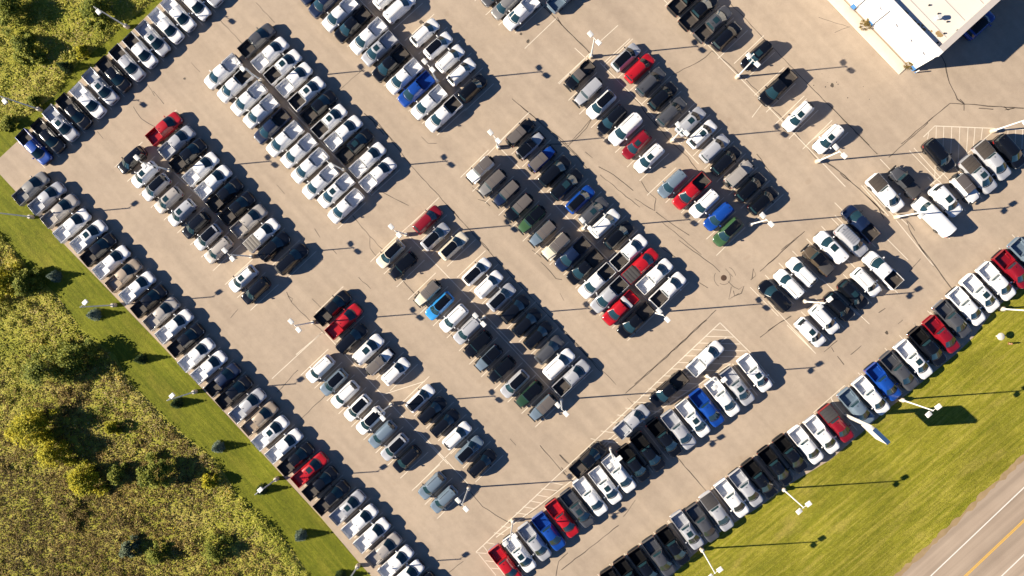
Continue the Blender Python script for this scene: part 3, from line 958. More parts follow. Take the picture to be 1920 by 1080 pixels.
# ------------------------------------------------------------------ lot markings: loose stall lines, baselines, hatching
def LN(o, *p, w=.10):
    strip_mb(stall_lines, [GT(o, *q) for q in p], w, .017 if len(p) == 2 else .019)
for o, *p in [((960, 0), (95, 365), (330, 140)), ((960, 0), (345, 625), (590, 395)), ((960, 0), (640, 330), (795, 190)), ((960, 0), (690, 470), (885, 290)),
              ((380, 200), (1350, 1075), (1720, 735)), ((560, 600), (-200, 440), (170, 100)), ((560, 600), (630, 560), (945, 460)), ((560, 600), (-20, 260), (180, 90)),
              ((680, 810), (400, 415), (720, 90)), ((840, 200), (140, 520), (570, 80)), ((1440, 0), (-120, 880), (120, 560)), ((1440, 0), (120, 905), (290, 740)),
              ((1440, 0), (300, 1075), (480, 935)), ((1440, 230), (1060, 210), (1280, 440)), ((1440, 230), (960, 730), (1240, 1075)), ((1440, 230), (720, 470), (960, 720)),
              ((1440, 400), (890, 190), (1050, 350)), ((1440, 400), (0, 660), (330, 1020)), ((1440, 230), (500, 600), (760, 860)), ((960, 0), (470, 360), (590, 470)),
              ((1440, 400), (400, 490), (760, 830)), ((1440, 230), (750, 480), (1050, 770))]:
    LN(o, *p)
for o, *p in [((960, 0), (660, 470), (1060, 870), (1400, 1230)), ((960, 0), (1140, 0), (1920, 800), (2500, 1400)), ((840, 200), (380, 300), (960, 900), (1600, 1560)),
              ((560, 600), (200, 100), (700, 640), (1120, 1080)), ((680, 810), (430, 0), (800, 400)), ((380, 400), (1540, 165), (2000, 640), (2400, 1060)), ((860, 600), (240, 40), (760, 590)),
              ((480, 0), (780, 0), (1380, 640)), ((380, 200), (640, 0), (1260, 660)), ((0, 200), (1280, 470), (1920, 1090))]:
    LN(o, *p, w=.12)
T2 = (1140, 600)                                                      # the long hatched strip
edge_a = [GT(T2, 840, 20), GT(T2, 0, 812), GT((680, 810), 850, 900)]
edge_b = [GT(T2, 840, 20), GT(T2, 1085, 262)]
edge_c = [GT(T2, 920, 328), GT(T2, 0, 925), GT((680, 810), 1560, 372), GT((680, 810), 1000, 790)]
for e in (edge_a, edge_b, edge_c): strip_mb(stall_lines, e, .12, .019)
for (x0, y0, x1, y1) in [(785, 72, 895, 78), (735, 122, 940, 128), (680, 172, 990, 180), (630, 222, 1040, 232), (570, 268, 1000, 275), (525, 318, 920, 330), (470, 366, 830, 380), (410, 418, 760, 430), (355, 468, 690, 480),
                         (300, 516, 620, 530), (245, 566, 540, 580), (190, 614, 470, 632), (130, 660, 400, 690), (70, 712, 330, 745), (20, 765, 260, 800), (-55, 832, 190, 866), (-130, 890, 60, 925)]:
    strip_mb(stall_lines, [GT(T2, x0, y0), GT(T2, x1, y1)], .09, .015)
for (x0, y0, x1, y1) in [(1740, 55, 1915, 80), (1400, 375, 1500, 395), (1340, 425, 1460, 440), (1300, 470, 1400, 490), (1250, 515, 1350, 535), (1200, 560, 1290, 575), (1150, 605, 1240, 620), (1090, 660, 1180, 675), (1040, 705, 1110, 720), (985, 755, 1060, 770), (930, 830, 990, 840),
                         (850, 905, 930, 910), (900, 850, 990, 960), (870, 915, 1000, 1075), (920, 965, 1010, 975), (960, 1020, 1060, 1030)]:
    strip_mb(stall_lines, [GT((680, 810), x0, y0), GT((680, 810), x1, y1)], .09, .015)
T3 = (1440, 230)
strip_mb(stall_lines, [GT(T3, *q) for q in ((1270, 430), (1165, 108), (1250, 25), (1930, 52))][1:], .12, .019)
strip_mb(stall_lines, [GT(T3, 1180, 500), GT(T3, 1690, 65)], .12, .019)
for x, y0, y1 in ((1205, 75, 140), (1262, 30, 420), (1318, 30, 380), (1378, 30, 330), (1438, 32, 285), (1500, 34, 232), (1552, 36, 185), (1608, 40, 140)):
    strip_mb(stall_lines, [GT(T3, x, y0), GT(T3, x-12, y1)], .09, .015)
for x in (1740, 1800, 1858, 1910): strip_mb(stall_lines, [GT(T3, x, 48), GT(T3, x-8, 230)], .09, .015)
T4 = (1440, 600)
strip_mb(stall_lines, [GT(T4, 600, 520), GT(T4, 575, 490), GT(T4, 340, 695), GT(T4, 380, 730)], .12, .019)
for a in ((540, 525, 520, 570), (475, 580, 490, 640), (410, 640, 420, 700)): strip_mb(stall_lines, [GT(T4, a[0], a[1]), GT(T4, a[2], a[3])], .09, .015)
for (x, y) in ((875, 210), (675, 395), (235, 775), (985, 115), (1090, 22)): strip_mb(stall_lines, [GT(T4, x, y), GT(T4, x+45, y+48)], .10, .015)
for (x, y) in ((1090, 825), (1195, 730), (1300, 635), (1410, 540), (1515, 445), (1620, 350), (1730, 258), (1830, 160)): strip_mb(stall_lines, [GT((1440, 400), x, y), GT((1440, 400), x+55, y+55)], .10, .015)
for (x, y) in ((570, 990), (680, 910), (790, 832), (900, 750), (1005, 668), (1225, 505), (1335, 425)): strip_mb(stall_lines, [GT((1000, 810), x, y), GT((1000, 810), x+45, y+60)], .10, .015)
tag(stall_lines.build("lot_markings", M_LINE, smooth=0), kind="structure")
ck = MB()
def CR(o, *p, w=.10):
    P = [GT(o, *q) for q in p]; out = [P[0]]
    for a, b in zip(P, P[1:]):
        k = max(1, int((b-a).length/.8))
        for i in range(1, k+1):
            q = a.lerp(b, i/k)
            if i < k: q = q+Vector((random.uniform(-.07, .07), random.uniform(-.07, .07), 0))
            out.append(q)
    strip_mb(ck, out, w, .011, 0, .35)
for o, w_, *p in [
 ((960, 0), .16, (190, 0), (330, 140), (420, 235), (560, 370), (600, 420)), ((960, 0), .10, (340, 130), (375, 190), (345, 150)), ((960, 0), .10, (700, 500), (830, 640), (960, 780), (1010, 860), (1190, 1060)),
 ((960, 0), .10, (1205, 560), (1370, 480), (1450, 430), (1500, 380)), ((960, 0), .10, (600, 885), (520, 980), (430, 1075), (-80, 1100)), ((960, 0), .10, (1500, 380), (1660, 510), (1900, 740)), ((960, 0), .08, (1640, 30), (1920, 320)),
 ((960, 0), .09, (0, 740), (200, 910), (420, 1110), (560, 1260)), ((1440, 0), .09, (30, 350), (290, 620), (600, 930), (760, 1090)), ((1440, 0), .14, (1280, 390), (1330, 480), (1360, 620), (1420, 745), (1470, 780)),
 ((1440, 0), .12, (1000, 1080), (1365, 775), (1600, 790), (1920, 812)), ((1440, 0), .12, (1580, 812), (1690, 820)), ((1440, 0), .10, (1770, 800), (1800, 825), (1850, 810), (1775, 825)), ((1440, 0), .10, (1440, 745), (1470, 775), (1470, 830)),
 ((1440, 0), .06, (380, 130), (610, 205)), ((1440, 0), .06, (500, 245), (615, 200)), ((0, 0), .09, (1000, 800), (1060, 890), (1160, 950)), ((0, 0), .08, (1110, 640), (1160, 720)), ((0, 0), .08, (1150, 685), (1230, 780)), ((0, 0), .07, (1435, 470), (1500, 540)),
 ((0, 0), .07, (730, 985), (775, 1040)), ((0, 0), .08, (1650, 150), (1820, 330)), ((480, 0), .08, (0, 20), (140, 170)), ((480, 0), .07, (620, 680), (820, 510)), ((480, 0), .11, (810, 850), (950, 970), (1050, 1080)), ((480, 0), .11, (850, 880), (960, 1010)),
 ((480, 0), .08, (1730, 500), (1755, 530)), ((480, 0), .09, (1240, 1025), (1290, 1075), (1355, 1075)), ((380, 200), .09, (1300, 100), (1560, 440), (1920, 830)), ((380, 200), .09, (1300, 620), (1440, 690), (1545, 742)), ((380, 200), .09, (1120, 810), (1250, 970), (1350, 1070)),
 ((380, 200), .08, (1255, 975), (1255, 1060), (1310, 1130)), ((380, 200), .07, (555, 585), (615, 655)), ((380, 200), .07, (840, 915), (880, 980)), ((380, 200), .09, (780, -20), (860, 120)), ((380, 400), .09, (630, 590), (670, 670), (800, 800), (920, 905)),
 ((380, 400), .09, (640, 620), (675, 640), (665, 665)), ((380, 400), .08, (820, 640), (890, 710)), ((380, 400), .08, (1170, 480), (1260, 565)), ((380, 400), .10, (1340, 330), (1560, 570), (1920, 980)), ((380, 400), .07, (210, 785), (265, 720)), ((380, 400), .07, (975, 270), (1005, 305)),
 ((840, 200), .09, (540, -10), (860, 250), (1000, 400)), ((840, 200), .10, (895, 300), (1040, 160), (1085, 80)), ((840, 200), .08, (1030, 340), (1085, 385)), ((840, 200), .10, (1130, 450), (1240, 510), (1330, 580), (1390, 630)), ((840, 200), .08, (1140, 510), (1440, 755)),
 ((840, 200), .10, (1450, 560), (1490, 630), (1560, 690), (1550, 780), (1400, 690)), ((840, 200), .10, (1560, 790), (1680, 880), (1810, 965)), ((840, 200), .07, (1600, 860), (1900, 1110)), ((840, 200), .10, (1690, 280), (1800, 380), (1880, 490)), ((840, 200), .10, (0, 745), (180, 940), (310, 1080)),
 ((840, 200), .08, (180, 605), (230, 640)), ((840, 200), .09, (225, 695), (280, 710), (315, 745)), ((840, 400), .09, (630, 275), (700, 330)), ((840, 400), .10, (695, 365), (770, 440), (810, 490), (855, 497)), ((840, 400), .07, (840, 600), (870, 655)), ((840, 400), .10, (180, 150), (560, 560), (1060, 1090)),
 ((1200, 200), .09, (980, 0), (1130, 150), (1330, 400)), ((1200, 200), .09, (875, 355), (960, 470), (1015, 535)), ((1200, 200), .14, (1400, 420), (1500, 490), (1600, 580), (1720, 690), (1830, 800)), ((1200, 200), .10, (1500, 500), (1530, 530), (1580, 560)), ((1200, 200), .09, (1060, 1075), (1235, 935)),
 ((1200, 200), .09, (1430, 0), (1780, 355)), ((1440, 230), .13, (730, 540), (830, 640), (870, 720)), ((1440, 230), .09, (905, 260), (1200, 0)), ((1440, 230), .11, (1040, 730), (1060, 800), (1130, 920), (1240, 1080)), ((1440, 230), .09, (1050, 740), (1100, 810)), ((1440, 230), .08, (0, 1060), (275, 815)),
 ((1440, 400), .12, (1130, 230), (1280, 430), (1390, 580)), ((1440, 400), .08, (1060, 440), (1145, 340)), ((1440, 400), .10, (830, 745), (880, 712)), ((1440, 400), .07, (975, 830), (1010, 800)), ((1440, 400), .10, (0, 880), (175, 770)), ((1440, 400), .09, (420, 1040), (520, 955)), ((1440, 400), .08, (475, 1005), (495, 1040)),
 ((1440, 400), .08, (620, 1060), (700, 992)), ((1440, 600), .10, (520, 270), (570, 335)), ((1080, 450), .11, (440, 1080), (700, 850), (1050, 525)), ((1080, 450), .10, (1380, 235), (1640, 0)), ((1080, 450), .10, (1310, 300), (1350, 265), (1330, 215), (1320, 290)), ((1080, 450), .09, (1380, 730), (1500, 640), (1610, 570)),
 ((1080, 450), .08, (925, 320), (990, 360)), ((1080, 450), .08, (770, 0), (1030, 190), (1080, 240)), ((1080, 450), .08, (1120, 215), (1175, 275)), ((1080, 450), .10, (1140, 310), (1180, 350), (1220, 370), (1260, 345), (1240, 400), (1145, 445), (1165, 350)), ((1080, 450), .08, (1180, 380), (1190, 420), (1220, 400)), ((1080, 450), .08, (630, 45), (745, 130)),
 ((1080, 450), .08, (0, 770), (110, 890), (300, 1085)), ((860, 600), .10, (720, 0), (1000, 310), (1070, 390)), ((860, 600), .11, (1250, 550), (1500, 330), (1860, 0)), ((860, 600), .08, (1265, 585), (1315, 640)), ((860, 600), .08, (385, 890), (430, 940)), ((860, 600), .10, (610, 940), (680, 1020), (730, 1080), (800, 1160)),
 ((860, 600), .09, (755, 1010), (815, 1075)), ((680, 810), .10, (1480, 170), (1560, 250)), ((680, 810), .10, (810, 450), (900, 560), (1000, 625), (1120, 685)), ((680, 810), .10, (1490, 1035), (1700, 870), (1920, 700)), ((680, 810), .10, (1450, 1080), (1470, 970), (1540, 905)), ((680, 810), .07, (630, 1065), (755, 970)),
 ((680, 810), .08, (720, 320), (790, 400)), ((680, 810), .08, (1090, 720), (1330, 560), (1500, 400)), ((680, 810), .09, (1480, 300), (1525, 325), (1490, 265), (1530, 300)), ((1000, 810), .11, (1080, 190), (1200, 330), (1310, 460)), ((1000, 810), .08, (675, 635), (765, 510)), ((200, 600), .09, (1280, 540), (1435, 375)), ((200, 600), .09, (1450, 750), (1640, 565))]:
    CR(o, *p, w=w_)
# manhole with cracked rings around it
mh = G(1357, 521)
for r, a0, a1 in ((.95, -2.2, .6), (1.35, 2.6, 4.2), (1.7, .2, 1.1)):
    strip_mb(ck, [mh+Vector((r*math.cos(lerp(a0, a1, k/12)), r*math.sin(lerp(a0, a1, k/12)), 0)) for k in range(13)], .06, .012)
for _ in range(11):                                                   # oil spots by the building
    c = GT((1440, 0), random.gauss(520, 130), random.gauss(640, 60)); r = random.uniform(.05, .12)
    ck.poly([(c.x+r*random.uniform(.7, 1.2)*math.cos(t*math.pi/4), c.y+r*random.uniform(.7, 1.2)*math.sin(t*math.pi/4), .0115) for t in range(8)])
for o, x, y, r in (((960, 0), 120, 308, .3), ((960, 0), 68, 255, .2), ((480, 0), 1240, 165, .32), ((1440, 400), 890, 895, .25), ((1440, 0), 480, 640, .3), ((0, 0), 1385, 590, .2)):
    c = GT(o, x, y); ck.poly([(c.x+r*random.uniform(.6, 1.3)*math.cos(t*math.pi/5), c.y+r*random.uniform(.6, 1.3)*math.sin(t*math.pi/5), .0125) for t in range(10)])
tag(ck.build("pavement_cracks", M_CRACK, smooth=0), kind="structure")
mm = MB(); mm.cyl((mh.x, mh.y, .008), (mh.x, mh.y, .03), .42, .40, 20); mm.cyl((mh.x, mh.y, .03), (mh.x, mh.y, .045), .30, .29, 20)
tag(mm.build("manhole_cover", mat("rusty_iron", (.10, .06, .04), .7, .4, var=.25, scale=8)), "rusty round manhole cover ringed by cracks in the pavement", "manhole cover")

# ------------------------------------------------------------------ lamp posts
M_POLEW = mat("white_post_paint", (.75, .74, .70), .45); M_POLEG = mat("grey_post_paint", (.56, .56, .54), .45); M_LENS = mat("lamp_lens", (.55, .56, .58), .2)
def lamp_mesh():
    post = MB(); post.cyl((0, 0, .78), (0, 0, 1), .085, .06, 10)      # scaled per lamp by its own build
    return post
def lamp_post(px, py, hgt, arms, grey, label, group, arm_len=.74, loc_z=.008):
    g = G(px, py); r = empty("lamp_post", (g.x, g.y, loc_z)); tag(r, label, "lamp post", group)
    M = M_POLEG if grey else M_POLEW
    b = MB(); b.cyl((0, 0, 0), (0, 0, .72), .33, .31, 16); b.cyl((0, 0, .72), (0, 0, .78), .31, .24, 16); b.build("concrete_base", M_CONC, r)
    p = MB(); p.box(-.17, .17, -.17, .17, .77, .81); p.cyl((0, 0, .80), (0, 0, hgt), .115, .075, 12); p.cyl((0, 0, hgt), (0, 0, hgt+.05), .062, .03, 12); p.build("post", M, r)
    for a in arms:
        d = Vector((a[0], -a[1], 0)).normalized(); n = Vector((-d.y, d.x, 0))
        am = MB(); am.cyl((0, 0, hgt-.12), d*(arm_len-.22)+Vector((0, 0, hgt)), .035, .03, 8); am.build("arm", M, r)
        hd = MB(); c = d*arm_len+Vector((0, 0, hgt+.02)); t = math.atan2(d.y, d.x)
        hd.box(-.34, .42, -.28, .28, -.09, .09, 0, .03)
        ho = hd.build("lamp_head", M_POLEW, r); ho.location = c; ho.rotation_euler = (0, -math.radians(6), t)
        ln = MB(); ln.box(-.26, .34, -.22, .22, -.115, -.092); lo = ln.build("lens", M_LENS, ho)
D1 = ((.685, .729), (-.685, -.729)); D2 = ((.77, -.64), (-.77, .64)); S1 = ((.735, -.678),); SA = ((.67, .74),)
HP = 7.65
for px, py, arms, lab in [
 (240, 51, SA, "grey single-arm lamp post behind the upper pickup row, upper of two"), (77, 206, SA, "grey single-arm lamp post behind the upper pickup row, lower of two"),
 (61, 407, S1, "grey single-arm lamp post on the spruce lawn near the lot corner"), (216, 572, S1, "grey single-arm lamp post on the spruce lawn just above a blue spruce"),
 (367, 734, S1, "grey single-arm lamp post overhanging a green spruce behind navy and black pickups"), (520, 897, S1, "grey single-arm lamp post on the lawn behind the red pickup"), (672, 1060, S1, "grey single-arm lamp post at the lower end of the spruce lawn")]:
    lamp_post(px, py, HP, arms, True, lab, "lamp posts along the lot edge", .95, .0)
for px, py, arms, lab in [
 (321, 320, D1, "twin lamp post between red-led pickups and white sunroof SUV"), (492, 152, D1, "twin lamp post in the upper part of the white pickup block"), (646, 320, D1, "twin lamp post near the lower end of white pickup block"),
 (821, 154, D1, "white twin lamp post beside the bright blue pickup"), (1108, 107, D1, "white twin lamp post behind the black off-road pickup by empty stalls"), (1382, 145, D1, "white twin lamp post leaning over a black SUV before the building"),
 (935, 277, D1, "white twin lamp post at the head of the off-roader columns"), (1260, 264, D1, "white twin lamp post over the silver SUV with sunroof"), (1532, 303, D1, "white twin lamp post beside the lone white SUV with sunroof"),
 (1406, 421, D1, "white twin lamp post by the green black-roofed SUV"), (1094, 429, D1, "white twin lamp post among off-roaders beside a white SUV"), (1227, 586, D1, "white twin lamp post behind the black pickup near the manhole"),
 (589, 604, D1, "twin lamp post beside the black and red pickup pair"), (763, 440, D1, "white twin lamp post beside the red crossover"), (474, 481, D1, "twin lamp post over the beige grey SUV below the pickups"),
 (909, 594, D1, "white twin lamp post between silver SUVs in the middle columns"), (735, 757, D1, "white twin lamp post over the white SUV with black roof"), (1052, 749, D1, "white twin lamp post beside the slate off-roader and silver pickup"),
 (879, 914, D1, "white twin lamp post beside the slate blue SUV pair"), (962, 975, D2, "white twin lamp post at the hatched strip by a white sunroof pickup"), (1143, 840, D2, "white twin lamp post over a white pickup beside black ones"),
 (1324, 704, D2, "white twin lamp post between white pickup and silver sunroof pickup"), (1506, 565, D2, "white twin lamp post over the black SUV beside white SUVs"), (1680, 407, D2, "white twin lamp post leaning towards the white van"), (1860, 246, D2, "white twin lamp post by the small hatched triangle")]:
    lamp_post(px, py, HP, arms, False, lab, "twin lamp posts inside the lot")
for px, py, lab in [(1689, 749, "white twin lamp post on the roadside lawn beside the pylon sign"), (1467, 916, "white twin lamp post on the roadside lawn near navy and black pickups"), (1315, 1029, "white twin lamp post on the roadside lawn near the bottom edge"), (1876, 579, "white twin lamp post on the roadside lawn near the red pickup")]:
    lamp_post(px, py, 8.2, D2, False, lab, "twin lamp posts on the roadside lawn", .74, .002)

# ------------------------------------------------------------------ pylon sign and lawn fittings
g = G(1586, 779); ps = empty("pylon_sign", (g.x, g.y, .008)); tag(ps, "tall white pylon sign with blue top edge standing between parked pickups", "sign")
e = (G(1586+20, 779+19)-g).normalized(); ps.rotation_euler = (0, 0, math.atan2(e.y, e.x))
p = MB(); p.box(-.28, .28, -.17, .17, 0, 8.0, 0, .03); p.build("post", mat("sign_post_paint", (.55, .52, .48), .5), ps)
p = MB(); p.box(.30, 2.95, -.27, .27, 4.7, 7.85, 0, .03); p.build("sign_panel", mat("sign_panel_white", (.70, .66, .60), .4), ps)
p = MB(); p.box(.29, 2.96, -.275, .275, 7.852, 7.95); p.build("top_cap", mat("sign_cap_blue", (.03, .07, .16), .4), ps)
g = G(1868, 630); o = empty("utility_marker", (g.x, g.y, .002)); tag(o, "white round-capped utility marker on the roadside lawn", "marker")
p = MB(); p.cyl((0, 0, 0), (0, 0, .9), .08, .08, 10); p.build("post", M_POLEW, o)
p = MB(); p.cyl((0, 0, .88), (0, 0, .98), .45, .52, 20); p.cyl((0, 0, .98), (0, 0, 1.10), .52, .2, 20); p.build("cap", mat("marker_cap", (.62, .58, .50), .6, var=.15), o)
g = G(1892, 644); o = empty("fire_hydrant", (g.x, g.y, .002)); tag(o, "small dark brown hydrant on the roadside lawn", "hydrant")
p = MB(); p.cyl((0, 0, 0), (0, 0, .08), .2, .2, 12); p.cyl((0, 0, .08), (0, 0, .6), .12, .12, 12); p.cyl((0, 0, .6), (0, 0, .78), .15, .05, 12); p.build("barrel", mat("hydrant_paint", (.25, .12, .05), .5), o)
p = MB(); p.cyl((-.22, 0, .45), (.22, 0, .45), .06, .06, 8); p.build("nozzle", M_CONC, o)

# ------------------------------------------------------------------ the building
M_WALL = mat("white_facade_panel", (.80, .79, .77), .5, var=.03); M_ROOF = mat("cream_roof_membrane", (.72, .66, .58), .85, var=.07, scale=.3); M_PARA = mat("parapet_cap", (.46, .42, .39), .7)
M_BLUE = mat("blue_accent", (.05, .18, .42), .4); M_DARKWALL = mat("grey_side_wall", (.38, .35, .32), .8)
c0 = G(1713, 131); fd = (G(1713-69, 131-72)-c0).normalized(); sdv = Vector((-fd.y, fd.x, 0))
if (G(1713+70, 131-69)-c0).dot(sdv) < 0: sdv = -sdv
bl = empty("dealership_building", (c0.x, c0.y, .008)); bl.rotation_euler = (0, 0, math.atan2(fd.y, fd.x))
tag(bl, "flat-roofed white-fronted building casting a long shadow on the lot", "building")
sgn = 1 if Vector((-fd.y, fd.x, 0)).dot(sdv) > 0 else -1
BH = 6.0; FL = 46.0; DP = 34.0
def bbox(name, x0, x1, y0, y1, z0, z1, m, bev=0.0):
    q = MB(); ya, yb = sorted((sgn*y0, sgn*y1)); q.box(x0, x1, ya, yb, z0, z1, 0, bev); return q.build(name, m, bl)
bbox("front_wall", 0, FL, 0, .35, 0, BH, M_WALL)
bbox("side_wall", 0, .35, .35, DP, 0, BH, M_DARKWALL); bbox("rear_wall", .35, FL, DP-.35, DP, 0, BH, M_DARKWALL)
rf = bbox("roof", .35, FL, .35, DP-.35, BH-.75, BH-.45, M_ROOF)
bbox("parapet", -.10, .75, .78, DP, BH, BH+.16, M_PARA); bbox("parapet", -.10, FL, -.08, .775, BH, BH+.17, M_WALL)
q = MB()
for k in range(9): q.box(1, FL-1, *sorted((sgn*(2.6+k*3.2), sgn*(2.72+k*3.2))), BH-.45, BH-.425)
q.build("roof_seam", M_PARA, bl)
for x in (.0, 8.6, 11.9, 20, 30): bbox("pilaster", x+.02, x+.62, -.28, -.003, .02, 5.4, M_WALL, .03); bbox("pilaster_foot", x-.02, x+.66, -.34, -.283, .13, 1.1, M_BLUE)
q = MB()
for k in range(5): q.box(1.4+k*1.42, 2.6+k*1.42, *sorted((0-sgn*.03, -sgn*.002)), .9, 2.3)
for x in (2.2, 4.6, 7.4, 10.5, 14.2):
    a = MB(); a.cyl((x, 0, 4.9), (x, -sgn*1.15, 5.05), .04, .04, 6); ao = a.build("wall_lamp", M_POLEG, bl)
    a = MB(); a.box(x-.15, x+.15, *sorted((-sgn*1.1, -sgn*1.4)), 4.90, 5.08, 0, .03); a.build("shade", M_WALL, ao)
M_STAIN = mat("roof_stain", (.34, .23, .10), .9, var=.4, scale=2)
q = MB()
inv = Matrix.Rotation(-bl.rotation_euler.z, 4, 'Z')
for i in range(46):
    t = random.random(); cx, cy = (lerp(1692, 1708, t*2), lerp(22, 40, t*2)) if t < .5 else (lerp(1708, 1768, t*2-1), lerp(40, 66, t*2-1))
    c = G(cx+random.gauss(0, 3), cy+random.gauss(0, 2), BH-.43)-bl.location; c = inv @ c; r = random.uniform(.05, .30)
    q.poly([(c.x+r*random.uniform(.5, 1.4)*math.cos(k*math.pi/4), c.y+r*random.uniform(.5, 1.4)*math.sin(k*math.pi/4), BH-.441+.0004*i) for k in range(8)])
so2 = q.build("roof_stain", M_STAIN, bl, smooth=0)
gb = G(1712.5, 133); o = empty("bollard", (gb.x+.25, gb.y-.25, .008)); tag(o, "slim blue-footed white bollard at the building's front corner", "bollard")
p = MB(); p.cyl((0, 0, .35), (0, 0, 1.05), .08, .08, 12); p.cyl((0, 0, 1.05), (0, 0, 1.1), .08, .04, 12); p.build("post", M_POLEW, o)
p = MB(); p.cyl((0, 0, 0), (0, 0, .35), .085, .085, 12); p.build("sleeve", M_BLUE, o)
vt = MB(); vt.cyl((0, 0, 0), (0, 0, .55), .22, .22, 14); vt.cyl((0, 0, .55), (0, 0, .8), .34, .30, 14)
gv = G(1756, 35, BH-.45); ov = vt.build("roof_vent", M_POLEG); ov.location = gv; tag(ov, "round roof vent standing on the cream flat roof", "roof vent")
for (x, y) in ((1742, 10), (1759, 26), (1776, 41), (1795, 57), (1770, 63), (1758, 80)):
    v = MB(); v.cyl((0, 0, 0), (0, 0, .18), .13, .10, 10); gp = G(x, y, BH-.45); o = v.build("roof_drain", M_TRIM); o.location = gp
    tag(o, "small dark drain pipe dotted across the cream flat roof", "roof drain", "roof drains")
sw = PX([(1572, 0), (1692, 122), (1713, 131), (1706, 124), (1598, 8), (1560, -30), (1535, -40)])
swk = MB(); a0 = G(1692, 122); 
q = MB(); ya, yb = sorted((-sgn*.35, -sgn*1.9)); q.box(.9, FL, ya, yb, .0, .12, 0, .02); so_ = q.build("footpath", mat("light_concrete", (.60, .52, .42), .85, var=.1, scale=1.5)); so_.location = bl.location; so_.rotation_euler = bl.rotation_euler
tag(so_, kind="structure")

# ------------------------------------------------------------------ vegetation
def leaf_mat(name, stops, nscale=.25, per=.5, rough=.75):
    m = bpy.data.materials.new(name); m.use_nodes = True
    n = m.node_tree.nodes; l = m.node_tree.links; b = n["Principled BSDF"]
    b.inputs["Roughness"].default_value = rough; b.inputs["Specular IOR Level"].default_value = .25
    geo = n.new("ShaderNodeNewGeometry"); no = n.new("ShaderNodeTexNoise"); no.inputs["Scale"].default_value = nscale; no.inputs["Detail"].default_value = 6; no.inputs["Roughness"].default_value = .6
    l.new(geo.outputs["Position"], no.inputs["Vector"])
    ma = n.new("ShaderNodeMath"); ma.operation = 'MULTIPLY_ADD'; l.new(geo.outputs["Random Per Island"], ma.inputs[0]); ma.inputs[1].default_value = per; ma.inputs[2].default_value = -.5*per
    ad = n.new("ShaderNodeMath"); ad.operation = 'ADD'; l.new(ma.outputs[0], ad.inputs[0]); l.new(no.outputs["Fac"], ad.inputs[1])
    r = n.new("ShaderNodeValToRGB"); l.new(ad.outputs[0], r.inputs[0]); e = r.color_ramp.elements
    while len(e) < len(stops): e.new(.5)
    for q, (p, c) in zip(e, stops): q.position = p; q.color = (*c, 1)
    l.new(r.outputs[0], b.inputs["Base Color"])
    tr = n.new("ShaderNodeBsdfTranslucent"); l.new(r.outputs[0], tr.inputs[0]); ms = n.new("ShaderNodeMixShader"); ms.inputs[0].default_value = .22
    l.new(b.outputs[0], ms.inputs[1]); l.new(tr.outputs[0], ms.inputs[2]); l.new(ms.outputs[0], n["Material Output"].inputs[0]); return m
def leaves_mesh(name, C, size, m, up=.35, aspect=2.0, U=None, flat=False):
    """one small quad per centre C (N,3)"""
    N = len(C)
    d = rng.normal(size=(N, 3)); 
    if U is not None: d = d*.55+U
    d[:, 2] += up*rng.random(N); d /= np.linalg.norm(d, axis=1)[:, None]
    r = rng.normal(size=(N, 3))
    if flat: r = r*.38+np.array([-.55, -.05, 1.0]); d = d*np.array([1, 1, .5])
    s = np.cross(d, r); s /= np.linalg.norm(s, axis=1)[:, None]+1e-9
    sz = (size if np.ndim(size) else np.full(N, size))*(.6+.8*rng.random(N))
    a = d*(sz*aspect/2)[:, None]; b = s*(sz/2)[:, None]
    V = np.stack([C-a, C+b*.9-a*.1, C+a, C-b*.9-a*.1], 1).reshape(-1, 3)
    me = bpy.data.meshes.new(name); me.vertices.add(4*N); me.vertices.foreach_set("co", V.ravel().astype(np.float32))
    me.loops.add(4*N); me.loops.foreach_set("vertex_index", np.arange(4*N, dtype=np.int32))
    me.polygons.add(N); me.polygons.foreach_set("loop_start", np.arange(0, 4*N, 4, dtype=np.int32))
    me.materials.append(m); me.update(calc_edges=True); return me
def vnoise(x, y, sc, seed):
    r = np.random.default_rng(seed); T = r.random((256, 256)); X = x/sc; Y = y/sc
    xi = np.floor(X).astype(int); yi = np.floor(Y).astype(int); fx = X-xi; fy = Y-yi
    fx = fx*fx*(3-2*fx); fy = fy*fy*(3-2*fy); g = lambda a, b: T[a % 256, b % 256]
    return (g(xi, yi)*(1-fx)+g(xi+1, yi)*fx)*(1-fy)+(g(xi, yi+1)*(1-fx)+g(xi+1, yi+1)*fx)*fy
def inside(P, poly):
    x, y = P[:, 0], P[:, 1]; c = np.zeros(len(P), bool); n = len(poly)
    for i in range(n):
        x0, y0 = poly[i][0], poly[i][1]; x1, y1 = poly[(i+1) % n][0], poly[(i+1) % n][1]
        k = ((y0 > y) != (y1 > y)) & (x < (x1-x0)*(y-y0)/((y1-y0) or 1e-9)+x0); c ^= k
    return c
M_MEADOW = leaf_mat("meadow_leaves", [(.14, (.08, .11, .012)), (.32, (.21, .24, .022)), (.48, (.38, .39, .045)), (.62, (.47, .43, .08)), (.75, (.52, .42, .14)), (.86, (.58, .37, .02))], .09, .5)
M_PALE = leaf_mat("straw_weed_leaves", [(.2, (.13, .13, .025)), (.42, (.30, .26, .07)), (.62, (.45, .36, .15)), (.85, (.55, .44, .24))], .2, .55)
M_BROWN = leaf_mat("brown_weed_leaves", [(.2, (.06, .044, .012)), (.45, (.15, .105, .028)), (.65, (.25, .175, .055)), (.85, (.34, .23, .04))], .12, .5)
mead = PX([(-160, 260), (-80, 352), (0, 441), (53, 509), (100, 553), (146, 618), (211, 669), (236, 716), (288, 769), (341, 819), (401, 866), (441, 929), (516, 994), (575, 1082), (650, 1180), (-160, 1180)])
